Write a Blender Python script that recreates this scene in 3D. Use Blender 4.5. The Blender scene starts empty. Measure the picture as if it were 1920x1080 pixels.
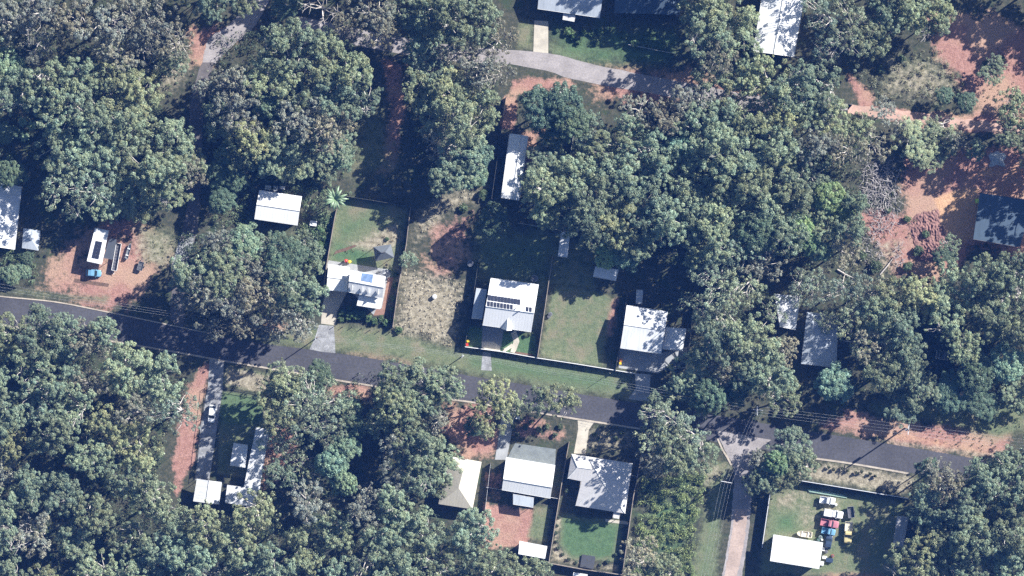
import bpy, math, random
import numpy as np
from mathutils import Vector
R_ = math.radians
SC = bpy.context.scene
COL = SC.collection
H = 1000.0            # flying height of the survey camera, metres
PX = 7.5              # photo pixels per metre on the ground
def P(px, py, z=0.0):
    k = 1.0 - z / H
    return Vector(((px - 960) / PX * k, (540 - py) / PX * k, z))
# ---------------------------------------------------------------- camera, sky, sun, exposure
cd = bpy.data.cameras.new('camera'); cam = bpy.data.objects.new('camera', cd); COL.objects.link(cam)
cam.location = (0, 0, H); cam.rotation_euler = (0, 0, 0)
cd.sensor_width = 36; cd.lens = 36 * H / (1920 / PX); cd.clip_start = 1; cd.clip_end = 4000
SC.camera = cam
SUN_EL, SUN_DIR = R_(29.5), Vector((.825, .565))
az = math.atan2(SUN_DIR.x, SUN_DIR.y)          # clockwise from +y
w = bpy.data.worlds.new('World'); SC.world = w; w.use_nodes = True
nt = w.node_tree; bg = nt.nodes['Background']
sky = nt.nodes.new('ShaderNodeTexSky'); sky.sky_type = 'NISHITA'; sky.sun_disc = False
sky.sun_elevation = SUN_EL; sky.sun_rotation = az; sky.altitude = 300
nt.links.new(sky.outputs[0], bg.inputs[0]); bg.inputs[1].default_value = 0.05
sl = bpy.data.lights.new('sun', 'SUN'); sun = bpy.data.objects.new('sun', sl); COL.objects.link(sun)
sl.energy = 5.0; sl.angle = R_(0.5); sl.color = (1, .975, .94)
d3 = Vector((SUN_DIR.x * math.cos(SUN_EL), SUN_DIR.y * math.cos(SUN_EL), math.sin(SUN_EL)))
sun.rotation_euler = d3.to_track_quat('Z', 'Y').to_euler(); sun.location = (300, 200, 300)
vs = SC.view_settings; vs.view_transform = 'Standard'; vs.look = 'None'; vs.gamma = 1; vs.use_curve_mapping = False
vs.exposure = 1.38
SC.cycles.use_denoising = False
SC.cycles.max_bounces = 6; SC.cycles.diffuse_bounces = 3; SC.cycles.glossy_bounces = 2
SC.cycles.transmission_bounces = 3; SC.cycles.volume_bounces = 0; SC.cycles.transparent_max_bounces = 6
SC.cycles.sample_clamp_indirect = 4
# ---------------------------------------------------------------- helpers
def tag(o, label=None, cat=None, group=None, kind=None):
    for k, v in (('label', label), ('category', cat), ('group', group), ('kind', kind)):
        if v: o[k] = v
    return o
def empty(name, loc, rz=0, **kw):
    o = bpy.data.objects.new(name, None); COL.objects.link(o); o.empty_display_size = .3
    o.location = loc; o.rotation_euler = (0, 0, rz); tag(o, **kw); return o
def link(name, me, mat, parent=None, loc=None):
    o = bpy.data.objects.new(name, me); COL.objects.link(o)
    if mat and not me.materials: me.materials.append(mat)
    if parent: o.parent = parent
    if loc is not None: o.location = loc
    return o
def copy_tree(o, parent=None):
    c = o.copy(); COL.objects.link(c); c.parent = parent
    for ch in [x for x in o.children]: copy_tree(ch, c)
    return c
class MB:
    def __init__(s): s.v = []; s.f = []; s.uv = {}
    def poly(s, pts, uv=None):
        n = len(s.v); s.v += [tuple(p) for p in pts]; s.f.append(tuple(range(n, n + len(pts))))
        if uv: s.uv[len(s.f) - 1] = uv
    def prism(s, pts, z0, z1):
        """pts: xy list counter-clockwise; z0/z1 number or list per point"""
        k = len(pts); a = [z0] * k if not hasattr(z0, '__len__') else z0; b = [z1] * k if not hasattr(z1, '__len__') else z1
        n = len(s.v)
        s.v += [(p[0], p[1], a[i]) for i, p in enumerate(pts)] + [(p[0], p[1], b[i]) for i, p in enumerate(pts)]
        s.f.append(tuple(n + i for i in reversed(range(k)))); s.f.append(tuple(n + k + i for i in range(k)))
        for i in range(k): j = (i + 1) % k; s.f.append((n + i, n + j, n + k + j, n + k + i))
    def box(s, c, d, rz=0, tz=0):
        cx, cy, cz = c; hx, hy, hz = d[0] / 2, d[1] / 2, d[2] / 2; co, si = math.cos(rz), math.sin(rz); pts = []
        for x, y in ((-hx, -hy), (hx, -hy), (hx, hy), (-hx, hy)): pts.append((cx + x * co - y * si, cy + x * si + y * co))
        s.prism(pts, cz - hz, cz + hz)
    def tube(s, pts, rad, n=6, cap=True):
        pts = [Vector(p) for p in pts]; rad = rad if hasattr(rad, '__len__') else [rad] * len(pts); base = len(s.v)
        for i, p in enumerate(pts):
            t = (pts[min(i + 1, len(pts) - 1)] - pts[max(i - 1, 0)]); t = t.normalized() if t.length > 1e-6 else Vector((0, 0, 1))
            a = t.cross(Vector((0, 0, 1)) if abs(t.z) < .9 else Vector((1, 0, 0))).normalized(); b = t.cross(a)
            for k in range(n):
                an = 2 * math.pi * k / n; s.v.append(tuple(p + (a * math.cos(an) + b * math.sin(an)) * rad[i]))
        for i in range(len(pts) - 1):
            for k in range(n):
                k2 = (k + 1) % n; q = base + i * n
                s.f.append((q + k, q + k2, q + n + k2, q + n + k))
        if cap:
            s.f.append(tuple(base + k for k in range(n))); q = base + (len(pts) - 1) * n; s.f.append(tuple(q + k for k in reversed(range(n))))
    def loft(s, rings, closed=True):
        base = len(s.v); n = len(rings[0])
        for r in rings: s.v += [tuple(p) for p in r]
        for i in range(len(rings) - 1):
            for k in range(n):
                k2 = (k + 1) % n; q = base + i * n; s.f.append((q + k, q + k2, q + n + k2, q + n + k))
        if closed:
            s.f.append(tuple(base + k for k in reversed(range(n)))); q = base + (len(rings) - 1) * n; s.f.append(tuple(q + k for k in range(n)))
    def build(s, name, mat, parent=None, smooth=False, fix=True):
        me = bpy.data.meshes.new(name); me.from_pydata(s.v, [], s.f)
        if s.uv:
            L = me.uv_layers.new(name='uv')
            for fi, uv in s.uv.items():
                for li, q in zip(me.polygons[fi].loop_indices, uv): L.data[li].uv = q
        if fix:
            import bmesh
            b = bmesh.new(); b.from_mesh(me); bmesh.ops.recalc_face_normals(b, faces=b.faces); b.to_mesh(me); b.free()
        if smooth:
            me.polygons.foreach_set('use_smooth', [True] * len(me.polygons))
        return link(name, me, mat, parent)
# ---------------------------------------------------------------- materials
def newmat(name):
    m = bpy.data.materials.new(name); m.use_nodes = True; return m, m.node_tree, m.node_tree.nodes['Principled BSDF']
def N(nt, t, **kw):
    n = nt.nodes.new(t)
    for k, v in kw.items(): setattr(n, k, v)
    return n
def noise(nt, scale, detail=4, rough=.6, vec=None, dist=0):
    n = N(nt, 'ShaderNodeTexNoise'); n.inputs['Scale'].default_value = scale; n.inputs['Detail'].default_value = detail
    n.inputs['Roughness'].default_value = rough; n.inputs['Distortion'].default_value = dist
    if vec: nt.links.new(vec, n.inputs['Vector'])
    return n.outputs['Fac']
def mixc(nt, fac, a, b, mode='MIX'):
    n = N(nt, 'ShaderNodeMix', data_type='RGBA', blend_type=mode)
    if hasattr(fac, 'is_linked'): nt.links.new(fac, n.inputs[0])
    else: n.inputs[0].default_value = fac
    for s, v in ((n.inputs[6], a), (n.inputs[7], b)):
        if hasattr(v, 'is_linked'): nt.links.new(v, s)
        else: s.default_value = (*v, 1)
    return n.outputs[2]
def ramp(nt, fac, lo, hi, a=0., b=1.):
    n = N(nt, 'ShaderNodeMapRange', interpolation_type='SMOOTHSTEP')
    nt.links.new(fac, n.inputs[0]); n.inputs[1].default_value = lo; n.inputs[2].default_value = hi
    n.inputs[3].default_value = a; n.inputs[4].default_value = b; return n.outputs[0]
def math_(nt, op, a, b=None):
    n = N(nt, 'ShaderNodeMath', operation=op)
    for s, v in ((n.inputs[0], a), (n.inputs[1], b)):
        if v is None: continue
        if hasattr(v, 'is_linked'): nt.links.new(v, s)
        else: s.default_value = v
    return n.outputs[0]
def simple(name, c, rough=.7, metal=0, var=.25, scale=1.5, fine=0., fscale=9, coord='Object', bump=0):
    m, nt, p = newmat(name); tc = N(nt, 'ShaderNodeTexCoord').outputs[coord]
    f = ramp(nt, noise(nt, scale, 5, .65, tc), .3, .7)
    a = tuple(x * (1 - var) for x in c); b = tuple(min(1, x * (1 + var * .6)) for x in c)
    o = mixc(nt, f, a, b)
    if fine:
        o = mixc(nt, ramp(nt, noise(nt, fscale, 3, .7, tc), .3, .7), mixc(nt, fine, o, (0, 0, 0)), o)
    nt.links.new(o, p.inputs['Base Color']); p.inputs['Roughness'].default_value = rough; p.inputs['Metallic'].default_value = metal
    if bump:
        bn = N(nt, 'ShaderNodeBump'); bn.inputs['Strength'].default_value = bump; bn.inputs['Distance'].default_value = .05
        nt.links.new(noise(nt, fscale, 4, .7, tc), bn.inputs['Height']); nt.links.new(bn.outputs[0], p.inputs['Normal'])
    return m
def roofmat(name, c, rough=.62, stain=.18, rib=.35, rust=0.):
    m, nt, p = newmat(name); uv = N(nt, 'ShaderNodeUVMap').outputs[0]
    mp = N(nt, 'ShaderNodeMapping'); nt.links.new(uv, mp.inputs[0]); mp.inputs['Scale'].default_value = (1.2, .22, 1)
    st = ramp(nt, noise(nt, 1.0, 5, .65, mp.outputs[0]), .32, .72)
    o = mixc(nt, st, tuple(x * (1 - stain) for x in c), c)
    bl = ramp(nt, noise(nt, .5, 4, .6, uv), .45, .75); o = mixc(nt, math_(nt, 'MULTIPLY', bl, stain * 1.2), o, tuple(x * .62 for x in c))
    wv = N(nt, 'ShaderNodeTexWave', bands_direction='X'); wv.inputs['Scale'].default_value = .42; nt.links.new(uv, wv.inputs[0])  # sheet laps
    lap = ramp(nt, wv.outputs[1], .9, 1.0); o = mixc(nt, math_(nt, 'MULTIPLY', lap, .16), o, (.1, .11, .12))
    if rust: o = mixc(nt, math_(nt, 'MULTIPLY', ramp(nt, noise(nt, 2.5, 5, .7, uv), .6, .72), rust), o, (.25, .11, .05))
    nt.links.new(o, p.inputs['Base Color']); p.inputs['Roughness'].default_value = rough; p.inputs['Metallic'].default_value = .0
    p.inputs['Specular IOR Level'].default_value = .22
    w2 = N(nt, 'ShaderNodeTexWave', bands_direction='X'); w2.inputs['Scale'].default_value = 1.6; nt.links.new(uv, w2.inputs[0])
    bn = N(nt, 'ShaderNodeBump'); bn.inputs['Strength'].default_value = rib; bn.inputs['Distance'].default_value = .03
    nt.links.new(w2.outputs[1], bn.inputs['Height']); nt.links.new(bn.outputs[0], p.inputs['Normal'])
    return m
M = {}
M['white_roof'] = roofmat('white_roof', (.7, .71, .71), stain=.2)
M['bright_roof'] = roofmat('bright_roof', (.8, .8, .78), stain=.05)
M['grey_roof'] = roofmat('grey_roof', (.46, .50, .54), stain=.2)
M['blue_roof'] = roofmat('blue_roof', (.075, .11, .15), stain=.2)
M['dark_roof'] = roofmat('dark_roof', (.085, .095, .11), stain=.15)
M['slate_roof'] = roofmat('slate_roof', (.12, .135, .15), stain=.15, rib=.6)
M['cream_roof'] = roofmat('cream_roof', (.56, .52, .43), stain=.12)
M['pale_roof'] = roofmat('pale_roof', (.62, .6, .58), stain=.12)
M['rusty_roof'] = roofmat('rusty_roof', (.42, .42, .42), stain=.35, rust=.4)
M['trim'] = simple('trim', (.62, .63, .62), .5, var=.08)
M['dark_trim'] = simple('dark_trim', (.1, .1, .11), .5, var=.1)
M['wall'] = simple('wall', (.55, .5, .42), .8, var=.1)
M['wall_blue'] = simple('wall_blue', (.3, .36, .4), .8, var=.1)
M['glass'] = simple('glass', (.02, .03, .04), .08, var=.2)
M['panel'] = simple('solar_cell', (.03, .034, .05), .3, var=.15)
M['panel_blue'] = simple('collector', (.13, .2, .33), .3, var=.35, scale=1.2)
M['alu'] = simple('aluminium', (.6, .61, .62), .4, var=.06)
M['paling'] = simple('paling', (.32, .27, .22), .85, var=.3, scale=.8, fine=.3)
M['white_paint'] = simple('white_paint', (.72, .72, .7), .5, var=.06)
M['dark_fence'] = simple('dark_fence', (.09, .1, .1), .6, var=.2)
M['black_rail'] = simple('black_rail', (.02, .02, .022), .5, var=.2)
M['post'] = simple('post_wood', (.22, .18, .15), .9, var=.3, fine=.3)
M['asphalt'] = simple('asphalt', (.078, .077, .086), .9, var=.22, scale=.11, fine=.32, fscale=1.6, bump=.3)
M['old_asphalt'] = simple('old_asphalt', (.34, .31, .30), .95, var=.22, scale=.2, fine=.25, fscale=2.2, bump=.3)
M['kerb'] = simple('kerb_concrete', (.46, .4, .32), .9, var=.25, scale=.5, fine=.2)
M['concrete'] = simple('concrete', (.5, .455, .37), .9, var=.2, scale=.35, fine=.15)
M['grey_concrete'] = simple('grey_concrete', (.36, .37, .37), .9, var=.2, scale=.35, fine=.2)
M['gravel'] = simple('gravel', (.34, .345, .35), .95, var=.35, scale=.6, fine=.4, fscale=3)
M['blue_gravel'] = simple('blue_gravel', (.2, .225, .225), .95, var=.2, scale=.4, fine=.25, fscale=3)
M['tyre'] = simple('tyre', (.015, .015, .015), .8)
M['rubber'] = M['tyre']
M['timber'] = simple('deck_timber', (.25, .14, .1), .8, var=.25)
M['tarp'] = simple('tarp', (.4, .43, .45), .6, var=.15, scale=.8)
M['bark'] = simple('pale_bark', (.55, .51, .46), .85, var=.4, scale=2.5)
M['deadwood'] = simple('dead_wood', (.5, .46, .42), .85, var=.3, scale=2.5)
M['wire'] = simple('wire', (.4, .41, .43), .4, var=.1)
M['soil'] = simple('garden_soil', (.16, .1, .07), .95, var=.3, fine=.3)
M['net'] = simple('dark_net', (.05, .055, .065), .7, var=.15)
def paint(name, c, r=.25): M[name] = simple(name, c, r, var=.08); return M[name]
for n_, c_ in dict(car_white=(.72, .73, .74), car_blue=(.15, .31, .44), car_red=(.42, .17, .2), car_yellow=(.58, .49, .24), cream=(.6, .55, .42), red=(.55, .06, .04), yellow=(.7, .5, .03),
                   orange=(.7, .22, .03), green=(.08, .3, .2), pale_green=(.35, .5, .42), lime=(.6, .8, .1), mid_grey=(.2, .21, .22), pink=(.5, .2, .18), dark_blue=(.04, .06, .1)).items(): paint(n_, c_)
# leaf material: tone of each tree is its own colour, tone of each clump a fixed property of its leaves
m, nt, p = newmat('leaf'); M['leaf'] = m
oi = N(nt, 'ShaderNodeObjectInfo'); at = N(nt, 'ShaderNodeAttribute', attribute_name='tone')
o = mixc(nt, 1.0, oi.outputs['Color'], at.outputs['Color'], 'MULTIPLY')
nt.links.new(o, p.inputs['Base Color']); p.inputs['Roughness'].default_value = .5; p.inputs['Specular IOR Level'].default_value = .45
tr = N(nt, 'ShaderNodeBsdfTranslucent'); nt.links.new(o, tr.inputs[0]); mx = N(nt, 'ShaderNodeMixShader'); mx.inputs[0].default_value = .22
nt.links.new(p.outputs[0], mx.inputs[1]); nt.links.new(tr.outputs[0], mx.inputs[2]); nt.links.new(mx.outputs[0], nt.nodes['Material Output'].inputs[0])
# ---------------------------------------------------------------- ground sheet with its cover of grass, soil, litter
random.seed(3); rng = np.random.default_rng(3)
ZONES = [  # channel, strength, softness in m, polygon in photo pixels
 ('red', .62, 3, [(60,545),(75,500),(130,440),(180,410),(250,395),(310,430),(300,500),(240,590),(150,585)]),
 ('red', .8, 3, [(150,520),(240,470),(300,440),(330,480),(260,560),(215,585),(140,560)]),
 ('grass', .7, 4, [(250,410),(330,430),(335,480),(310,520),(262,500)]),
 ('dry', .55, 3, [(235,420),(330,430),(335,480),(300,520),(245,480)]),
 ('grass', .65, 2, [(0,535),(100,545),(215,550),(200,575),(0,552)]),
 ('grass', .75, 3, [(495,620),(610,600),(740,615),(860,650),(1190,695),(1200,760),(980,722),(860,702),(640,665),(490,648)]),
 ('grass', .8, 2, [(620,405),(640,365),(770,388),(745,540),(612,500)]),
 ('dry', .8, 2, [(690,440),(750,412),(755,450),(740,470),(640,480),(620,470)]),
 ('lush', .8, 2, [(625,450),(700,470),(700,495),(665,500),(620,490)]),
 ('lush', .7, 3, [(630,418),(700,400),(690,420),(640,460)]),
 ('dry', .78, 5, [(750,500),(870,525),(872,560),(850,655),(735,625)]),
 ('dry', .7, 4, [(775,400),(830,360),(920,340),(900,380),(850,400),(800,440),(765,500)]),
 ('red', .62, 5, [(800,420),(870,390),(895,400),(885,490),(830,540),(780,510)]),
 ('grass', .8, 1.5, [(1010,668),(1035,530),(1130,545),(1150,560),(1130,692)]),
 ('grass', .6, 3, [(880,420),(1130,430),(1130,560),(880,540)]),
 ('lush', .5, 5, [(890,430),(1050,430),(1040,545),(890,530)]),
 ('red', .75, 2, [(1108,560),(1160,560),(1150,625),(1125,640),(1105,600)]),
 ('lush', .95, 1, [(872,648),(878,610),(1003,630),(1005,668)]),
 ('lush', .6, 3, [(870,652),(1140,695),(1190,735),(1100,738),(870,697)]),
 ('red', .75, 2.5, [(680,652),(740,655),(770,668),(770,686),(640,664)]),
 ('red', .6, 2.5, [(480,600),(540,590),(560,615),(530,640),(500,630)]),
 ('red', .7, 2, [(600,715),(700,718),(700,755),(620,750)]),
 ('red', .75, 3, [(840,745),(930,760),(950,850),(870,870),(820,800)]),
 ('red', .9, 2, [(345,735),(390,672),(400,690),(386,730),(365,870),(330,930),(322,860)]),
 ('red', .7, 3, [(470,790),(560,780),(560,900),(480,920)]),
 ('dry', .8, 1.2, [(428,690),(520,703),(515,738),(418,724)]),
 ('grass', .9, 1, [(428,686),(525,703),(515,738),(412,724)]),
 ('lush', .6, 1, [(413,730),(500,745),(490,800),(405,800)]),
 ('grass', .8, 1, [(413,730),(500,745),(490,900),(405,890)]),
 ('dry', .55, 2, [(1085,795),(1200,805),(1190,850),(1075,845)]),
 ('red', .5, 1.5, [(965,770),(1070,790),(1065,830),(955,825)]),
 ('red', .9, 1.5, [(905,945),(1000,953),(1005,1000),(975,1030),(900,1025)]),
 ('red', .5, 1.5, [(905,880),(945,880),(940,940),(905,940)]),
 ('grass', .7, 1.2, [(1000,950),(1040,945),(1028,1020),(985,1010)]),
 ('lush', .75, 1.2, [(1055,968),(1165,982),(1150,1045),(1120,1050),(1070,1045),(1050,1020)]),
 ('grass', .8, 1, [(1050,960),(1170,975),(1160,1055),(1060,1050),(1046,1020)]),
 ('dry', .6, 1, [(1040,965),(1056,968),(1050,1020),(1075,1048),(1160,1058),(1160,1075),(1030,1055)]),
 ('grass', .85, 3, [(1330,855),(1372,870),(1358,960),(1345,1090),(1290,1090),(1320,960)]),
 ('lush', .5, 4, [(1320,960),(1355,960),(1345,1090),(1295,1090)]),
 ('dry', .5, 3, [(1330,850),(1368,870),(1362,900),(1320,930),(1290,880)]),
 ('red', .5, 3, [(1290,840),(1340,850),(1330,890),(1300,880)]),
 ('dry', .75, 2, [(1500,862),(1600,872),(1720,892),(1700,930),(1590,912),(1490,895)]),
 ('grass', .6, 2, [(1500,885),(1700,912),(1690,932),(1490,898)]),
 ('grass', .8, 2, [(1440,925),(1490,905),(1700,938),(1690,1080),(1420,1080)]),
 ('dry', .45, 3, [(1440,925),(1490,905),(1600,925),(1580,1000),(1440,1000)]),
 ('lush', .8, 3, [(1450,960),(1500,955),(1495,1000),(1450,1000)]),
 ('red', .45, 3, [(1560,930),(1620,930),(1620,960),(1570,950)]),
 ('red', .85, 3, [(1550,1010),(1600,1000),(1640,1030),(1660,1090),(1540,1090)]),
 ('red', .85, 3, [(1540,800),(1600,765),(1640,780),(1720,790),(1900,810),(1885,850),(1860,862),(1600,818)]),
 ('sand', .5, 2, [(1600,800),(1700,805),(1860,840),(1850,858),(1700,832),(1600,812)]),
 ('dry', .65, 2, [(1580,812),(1700,826),(1860,846),(1895,838),(1880,868),(1700,840)]),
 ('grass', .75, 3, [(1620,750),(1930,740),(1930,810),(1870,830),(1750,795),(1640,785)]),
 ('red', .95, 5, [(1740,20),(1870,30),(1960,70),(1960,200),(1900,225),(1840,215),(1800,160),(1760,110)]),
 ('red', .95, 2, [(1590,140),(1630,170),(1640,200),(1740,212),(1930,215),(1930,255),(1720,240),(1610,200)]),
 ('sand', .35, 3, [(1620,190),(1720,210),(1830,225),(1720,240),(1610,205)]),
 ('red', .95, 4, [(1700,300),(1940,270),(1960,480),(1900,480),(1830,460),(1750,540),(1700,500),(1690,380)]),
 ('sand', .95, 1.5, [(1750,372),(1790,355),(1835,352),(1826,445),(1792,455),(1768,425)]),
 ('sand', .5, 4, [(1790,300),(1940,285),(1940,350),(1800,360)]),
 ('red', .9, 3, [(1600,400),(1760,395),(1760,520),(1680,520)]),
 ('dry', .5, 3, [(1620,440),(1720,430),(1700,520),(1640,520)]),
 ('red', .9, 2, [(960,148),(1070,145),(1080,165),(1010,170),(975,180),(955,180)]),
 ('red', .9, 1, [(943,180),(970,180),(965,245),(938,245)]),
 ('red', .7, 2, [(975,245),(1020,240),(1010,300),(990,330),(978,330)]),
 ('grass', .8, 2, [(1030,80),(1110,85),(1100,115),(1030,112)]),
 ('grass', .7, 2, [(970,30),(1005,40),(1002,95),(965,95)]),
 ('lush', .6, 4, [(1030,50),(1280,40),(1280,130),(1100,130),(1030,110)]),
 ('red', .8, 5, [(1080,120),(1290,130),(1450,180),(1420,210),(1250,200),(1120,190)]),
 ('sand', .35, 4, [(1150,140),(1320,130),(1420,180),(1240,180)]),
 ('red', .75, 3, [(715,110),(760,120),(765,200),(735,330),(700,330),(725,200)]),
 ('red', .7, 3, [(345,55),(440,35),(495,40),(440,95),(395,130),(350,140)]),
 ('dry', .6, 4, [(310,110),(360,90),(370,130),(330,190),(280,180)]),
 ('red', .5, 4, [(1550,60),(1580,60),(1580,120),(1530,110)]),
 ('grass', .6, 5, [(660,200),(735,180),(760,340),(640,350)]),
 ('lush', .5, 6, [(1200,900),(1330,880),(1310,1090),(1180,1090)]),
 ('grass', .5, 5, [(1640,70),(1780,100),(1830,200),(1640,190)]),
 ('dry', .6, 5, [(1650,100),(1780,110),(1820,200),(1650,190)]),
 ('red', .45, 5, [(1740,760),(1900,640),(1930,700),(1800,800)]),
 ('grass', .5, 3, [(470,420),(600,420),(600,480),(520,470)]),
 ('dry', .5, 3, [(0,190),(60,190),(70,250),(20,250)]),
 ('red', .5, 4, [(100,90),(180,110),(250,110),(160,130)]),
]
def pip(X, Y, poly):
    """signed distance (metres, + inside) of grid points to polygon"""
    ins = np.zeros(X.shape, bool); d = np.full(X.shape, 1e9); n = len(poly)
    for i in range(n):
        x1, y1 = poly[i]; x2, y2 = poly[(i + 1) % n]
        c = ((y1 > Y) != (y2 > Y)); xi = (x2 - x1) * (Y - y1) / ((y2 - y1) if y2 != y1 else 1e-9) + x1
        ins ^= c & (X < xi)
        dx, dy = x2 - x1, y2 - y1; t = np.clip(((X - x1) * dx + (Y - y1) * dy) / (dx * dx + dy * dy + 1e-9), 0, 1)
        d = np.minimum(d, np.hypot(X - x1 - t * dx, Y - y1 - t * dy))
    return np.where(ins, d, -d)
CH = ['red', 'grass', 'dry', 'lush', 'sand']
st = .5
gx = np.concatenate([[-600, -400, -260, -190], np.arange(-150, 150 + .01, st), [190, 260, 400, 600]])
gy = np.concatenate([[-600, -400, -260, -150], np.arange(-90, 90 + .01, st), [150, 260, 400, 600]])
GX, GY = np.meshgrid(gx, gy); nx, ny = len(gx), len(gy)
W = {c: np.zeros(GX.shape) for c in CH}
for c, s, soft, poly in ZONES:
    pw = [((x - 960) / PX, (540 - y) / PX) for x, y in poly]
    xs = [q[0] for q in pw]; ys = [q[1] for q in pw]
    i0, i1 = np.searchsorted(gx, min(xs) - 6), np.searchsorted(gx, max(xs) + 6); j0, j1 = np.searchsorted(gy, min(ys) - 6), np.searchsorted(gy, max(ys) + 6)
    if i1 <= i0 or j1 <= j0: continue
    sd = pip(GX[j0:j1, i0:i1], GY[j0:j1, i0:i1], pw); W[c][j0:j1, i0:i1] = np.maximum(W[c][j0:j1, i0:i1], s * np.clip(sd / soft * .5 + .5, 0, 1))
verts = np.zeros((nx * ny, 3), np.float32); verts[:, 0] = GX.ravel(); verts[:, 1] = GY.ravel()
idx = np.arange(nx * ny).reshape(ny, nx); quads = np.stack([idx[:-1, :-1], idx[:-1, 1:], idx[1:, 1:], idx[1:, :-1]], -1).reshape(-1, 4)
def fast_mesh(name, v, f, attrs=None):
    me = bpy.data.meshes.new(name); me.vertices.add(len(v)); me.vertices.foreach_set('co', np.ascontiguousarray(v, np.float32).ravel())
    k = f.shape[1]; me.loops.add(f.size); me.loops.foreach_set('vertex_index', np.ascontiguousarray(f, np.int32).ravel())
    me.polygons.add(len(f)); me.polygons.foreach_set('loop_start', np.arange(0, f.size, k, dtype=np.int32))
    me.update(calc_edges=True)
    for nm, a in (attrs or {}).items():
        at = me.attributes.new(nm, 'FLOAT_COLOR', 'POINT'); c = np.ones((len(v), 4), np.float32); c[:, :a.shape[1]] = a; at.data.foreach_set('color', c.ravel())
    return me
me = fast_mesh('ground', verts, quads, {'cover': np.stack([W['red'].ravel(), W['grass'].ravel(), W['dry'].ravel()], -1), 'cover2': np.stack([W['lush'].ravel(), W['sand'].ravel(), W['sand'].ravel() * 0], -1)})
m, nt, p = newmat('ground_cover')
pos = N(nt, 'ShaderNodeNewGeometry').outputs['Position']
A = N(nt, 'ShaderNodeAttribute', attribute_name='cover'); B = N(nt, 'ShaderNodeAttribute', attribute_name='cover2')
sa = N(nt, 'ShaderNodeSeparateColor'); nt.links.new(A.outputs['Color'], sa.inputs[0]); sb = N(nt, 'ShaderNodeSeparateColor'); nt.links.new(B.outputs['Color'], sb.inputs[0])
n1 = noise(nt, .22, 5, .62, pos); n2 = noise(nt, .9, 5, .7, pos); n3 = noise(nt, 3.0, 3, .7, pos); n4 = noise(nt, .08, 3, .5, pos)
def mask(w_, nz, k=.9, soft=.25):
    s = math_(nt, 'ADD', w_, math_(nt, 'MULTIPLY', math_(nt, 'SUBTRACT', nz, .5), k)); return ramp(nt, s, .5 - soft, .5 + soft)
nn = math_(nt, 'ADD', math_(nt, 'MULTIPLY', n1, .6), math_(nt, 'MULTIPLY', n2, .4))
base = mixc(nt, ramp(nt, n2, .35, .68), (.045, .055, .038), (.105, .10, .07))
base = mixc(nt, ramp(nt, n1, .5, .7), base, (.05, .075, .04))
red = mixc(nt, ramp(nt, n2, .3, .7), (.29, .15, .12), (.44, .25, .205)); red = mixc(nt, ramp(nt, n4, .42, .62), red, (.43, .28, .2))
grs = mixc(nt, ramp(nt, n2, .3, .7), (.115, .15, .08), (.185, .21, .12)); grs = mixc(nt, ramp(nt, n1, .45, .68), grs, (.215, .2, .13))
dry = mixc(nt, ramp(nt, n2, .35, .65), (.2, .175, .12), (.42, .375, .28))
lsh = mixc(nt, ramp(nt, n2, .3, .7), (.065, .125, .06), (.11, .185, .09))
snd = mixc(nt, ramp(nt, n2, .3, .7), (.50, .295, .17), (.62, .39, .235))
c = base
for wv, col, k, sf in ((sa.outputs[0], red, 1.9, .16), (sa.outputs[1], grs, 1.0, .2), (sa.outputs[2], dry, 1.1, .2), (sb.outputs[0], lsh, 1.2, .3), (sb.outputs[1], snd, .9, .2)):
    c = mixc(nt, mask(wv, nn, k, sf), c, col)
c = mixc(nt, math_(nt, 'MULTIPLY', ramp(nt, n3, .6, .36), .36), c, (.03, .028, .018))
nt.links.new(c, p.inputs['Base Color']); p.inputs['Roughness'].default_value = 1; p.inputs['Specular IOR Level'].default_value = .1
bn = N(nt, 'ShaderNodeBump'); bn.inputs['Strength'].default_value = .45; bn.inputs['Distance'].default_value = .2; nt.links.new(n3, bn.inputs['Height']); nt.links.new(bn.outputs[0], p.inputs['Normal'])
g = link('ground', me, m); tag(g, kind='structure')
# ---------------------------------------------------------------- roads, kerbs, drives (sheets a few mm apart)
def smooth_line(pts, n=6):
    out = []; q = [pts[0]] + list(pts) + [pts[-1]]
    for i in range(1, len(q) - 2):
        p0, p1, p2, p3 = q[i - 1], q[i], q[i + 1], q[i + 2]
        for k in range(n):
            t = k / n; out.append(tuple(.5 * (2 * p1[j] + (p2[j] - p0[j]) * t + (2 * p0[j] - 5 * p1[j] + 4 * p2[j] - p3[j]) * t * t + (3 * p1[j] - p0[j] - 3 * p2[j] + p3[j]) * t ** 3) for j in (0, 1)))
    out.append(tuple(pts[-1])); return out
def strip(name, mat, top, bot, z, kind='structure', ragged=0, th=0):
    """sheet between two edge lines given in photo pixels"""
    a = smooth_line(top, 10); b = smooth_line(bot, 10); n = 60
    def res(l):
        d = [0]
        for i in range(1, len(l)): d.append(d[-1] + math.dist(l[i], l[i - 1]))
        o = []
        for k in range(n + 1):
            s = d[-1] * k / n; i = max(1, next((j for j in range(len(d)) if d[j] >= s), len(d) - 1)); t = (s - d[i - 1]) / max(1e-6, d[i] - d[i - 1])
            o.append([l[i - 1][j] + (l[i][j] - l[i - 1][j]) * t for j in (0, 1)])
        return o
    A_, B_ = res(a), res(b); mb = MB()
    if ragged:
        for l in (A_, B_):
            for q in l: q[0] += random.uniform(-1, 1) * ragged; q[1] += random.uniform(-1, 1) * ragged
    if th:
        for i in range(n):
            q = [P(*x)[:2] for x in (A_[i], B_[i], B_[i + 1], A_[i + 1])]; mb.prism(q, z, z + th)
    else:
        for i in range(n): mb.poly([P(*B_[i], z), P(*B_[i + 1], z), P(*A_[i + 1], z), P(*A_[i], z)])
    o = mb.build(name, mat, fix=bool(th)); tag(o, kind=kind); return o
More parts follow.
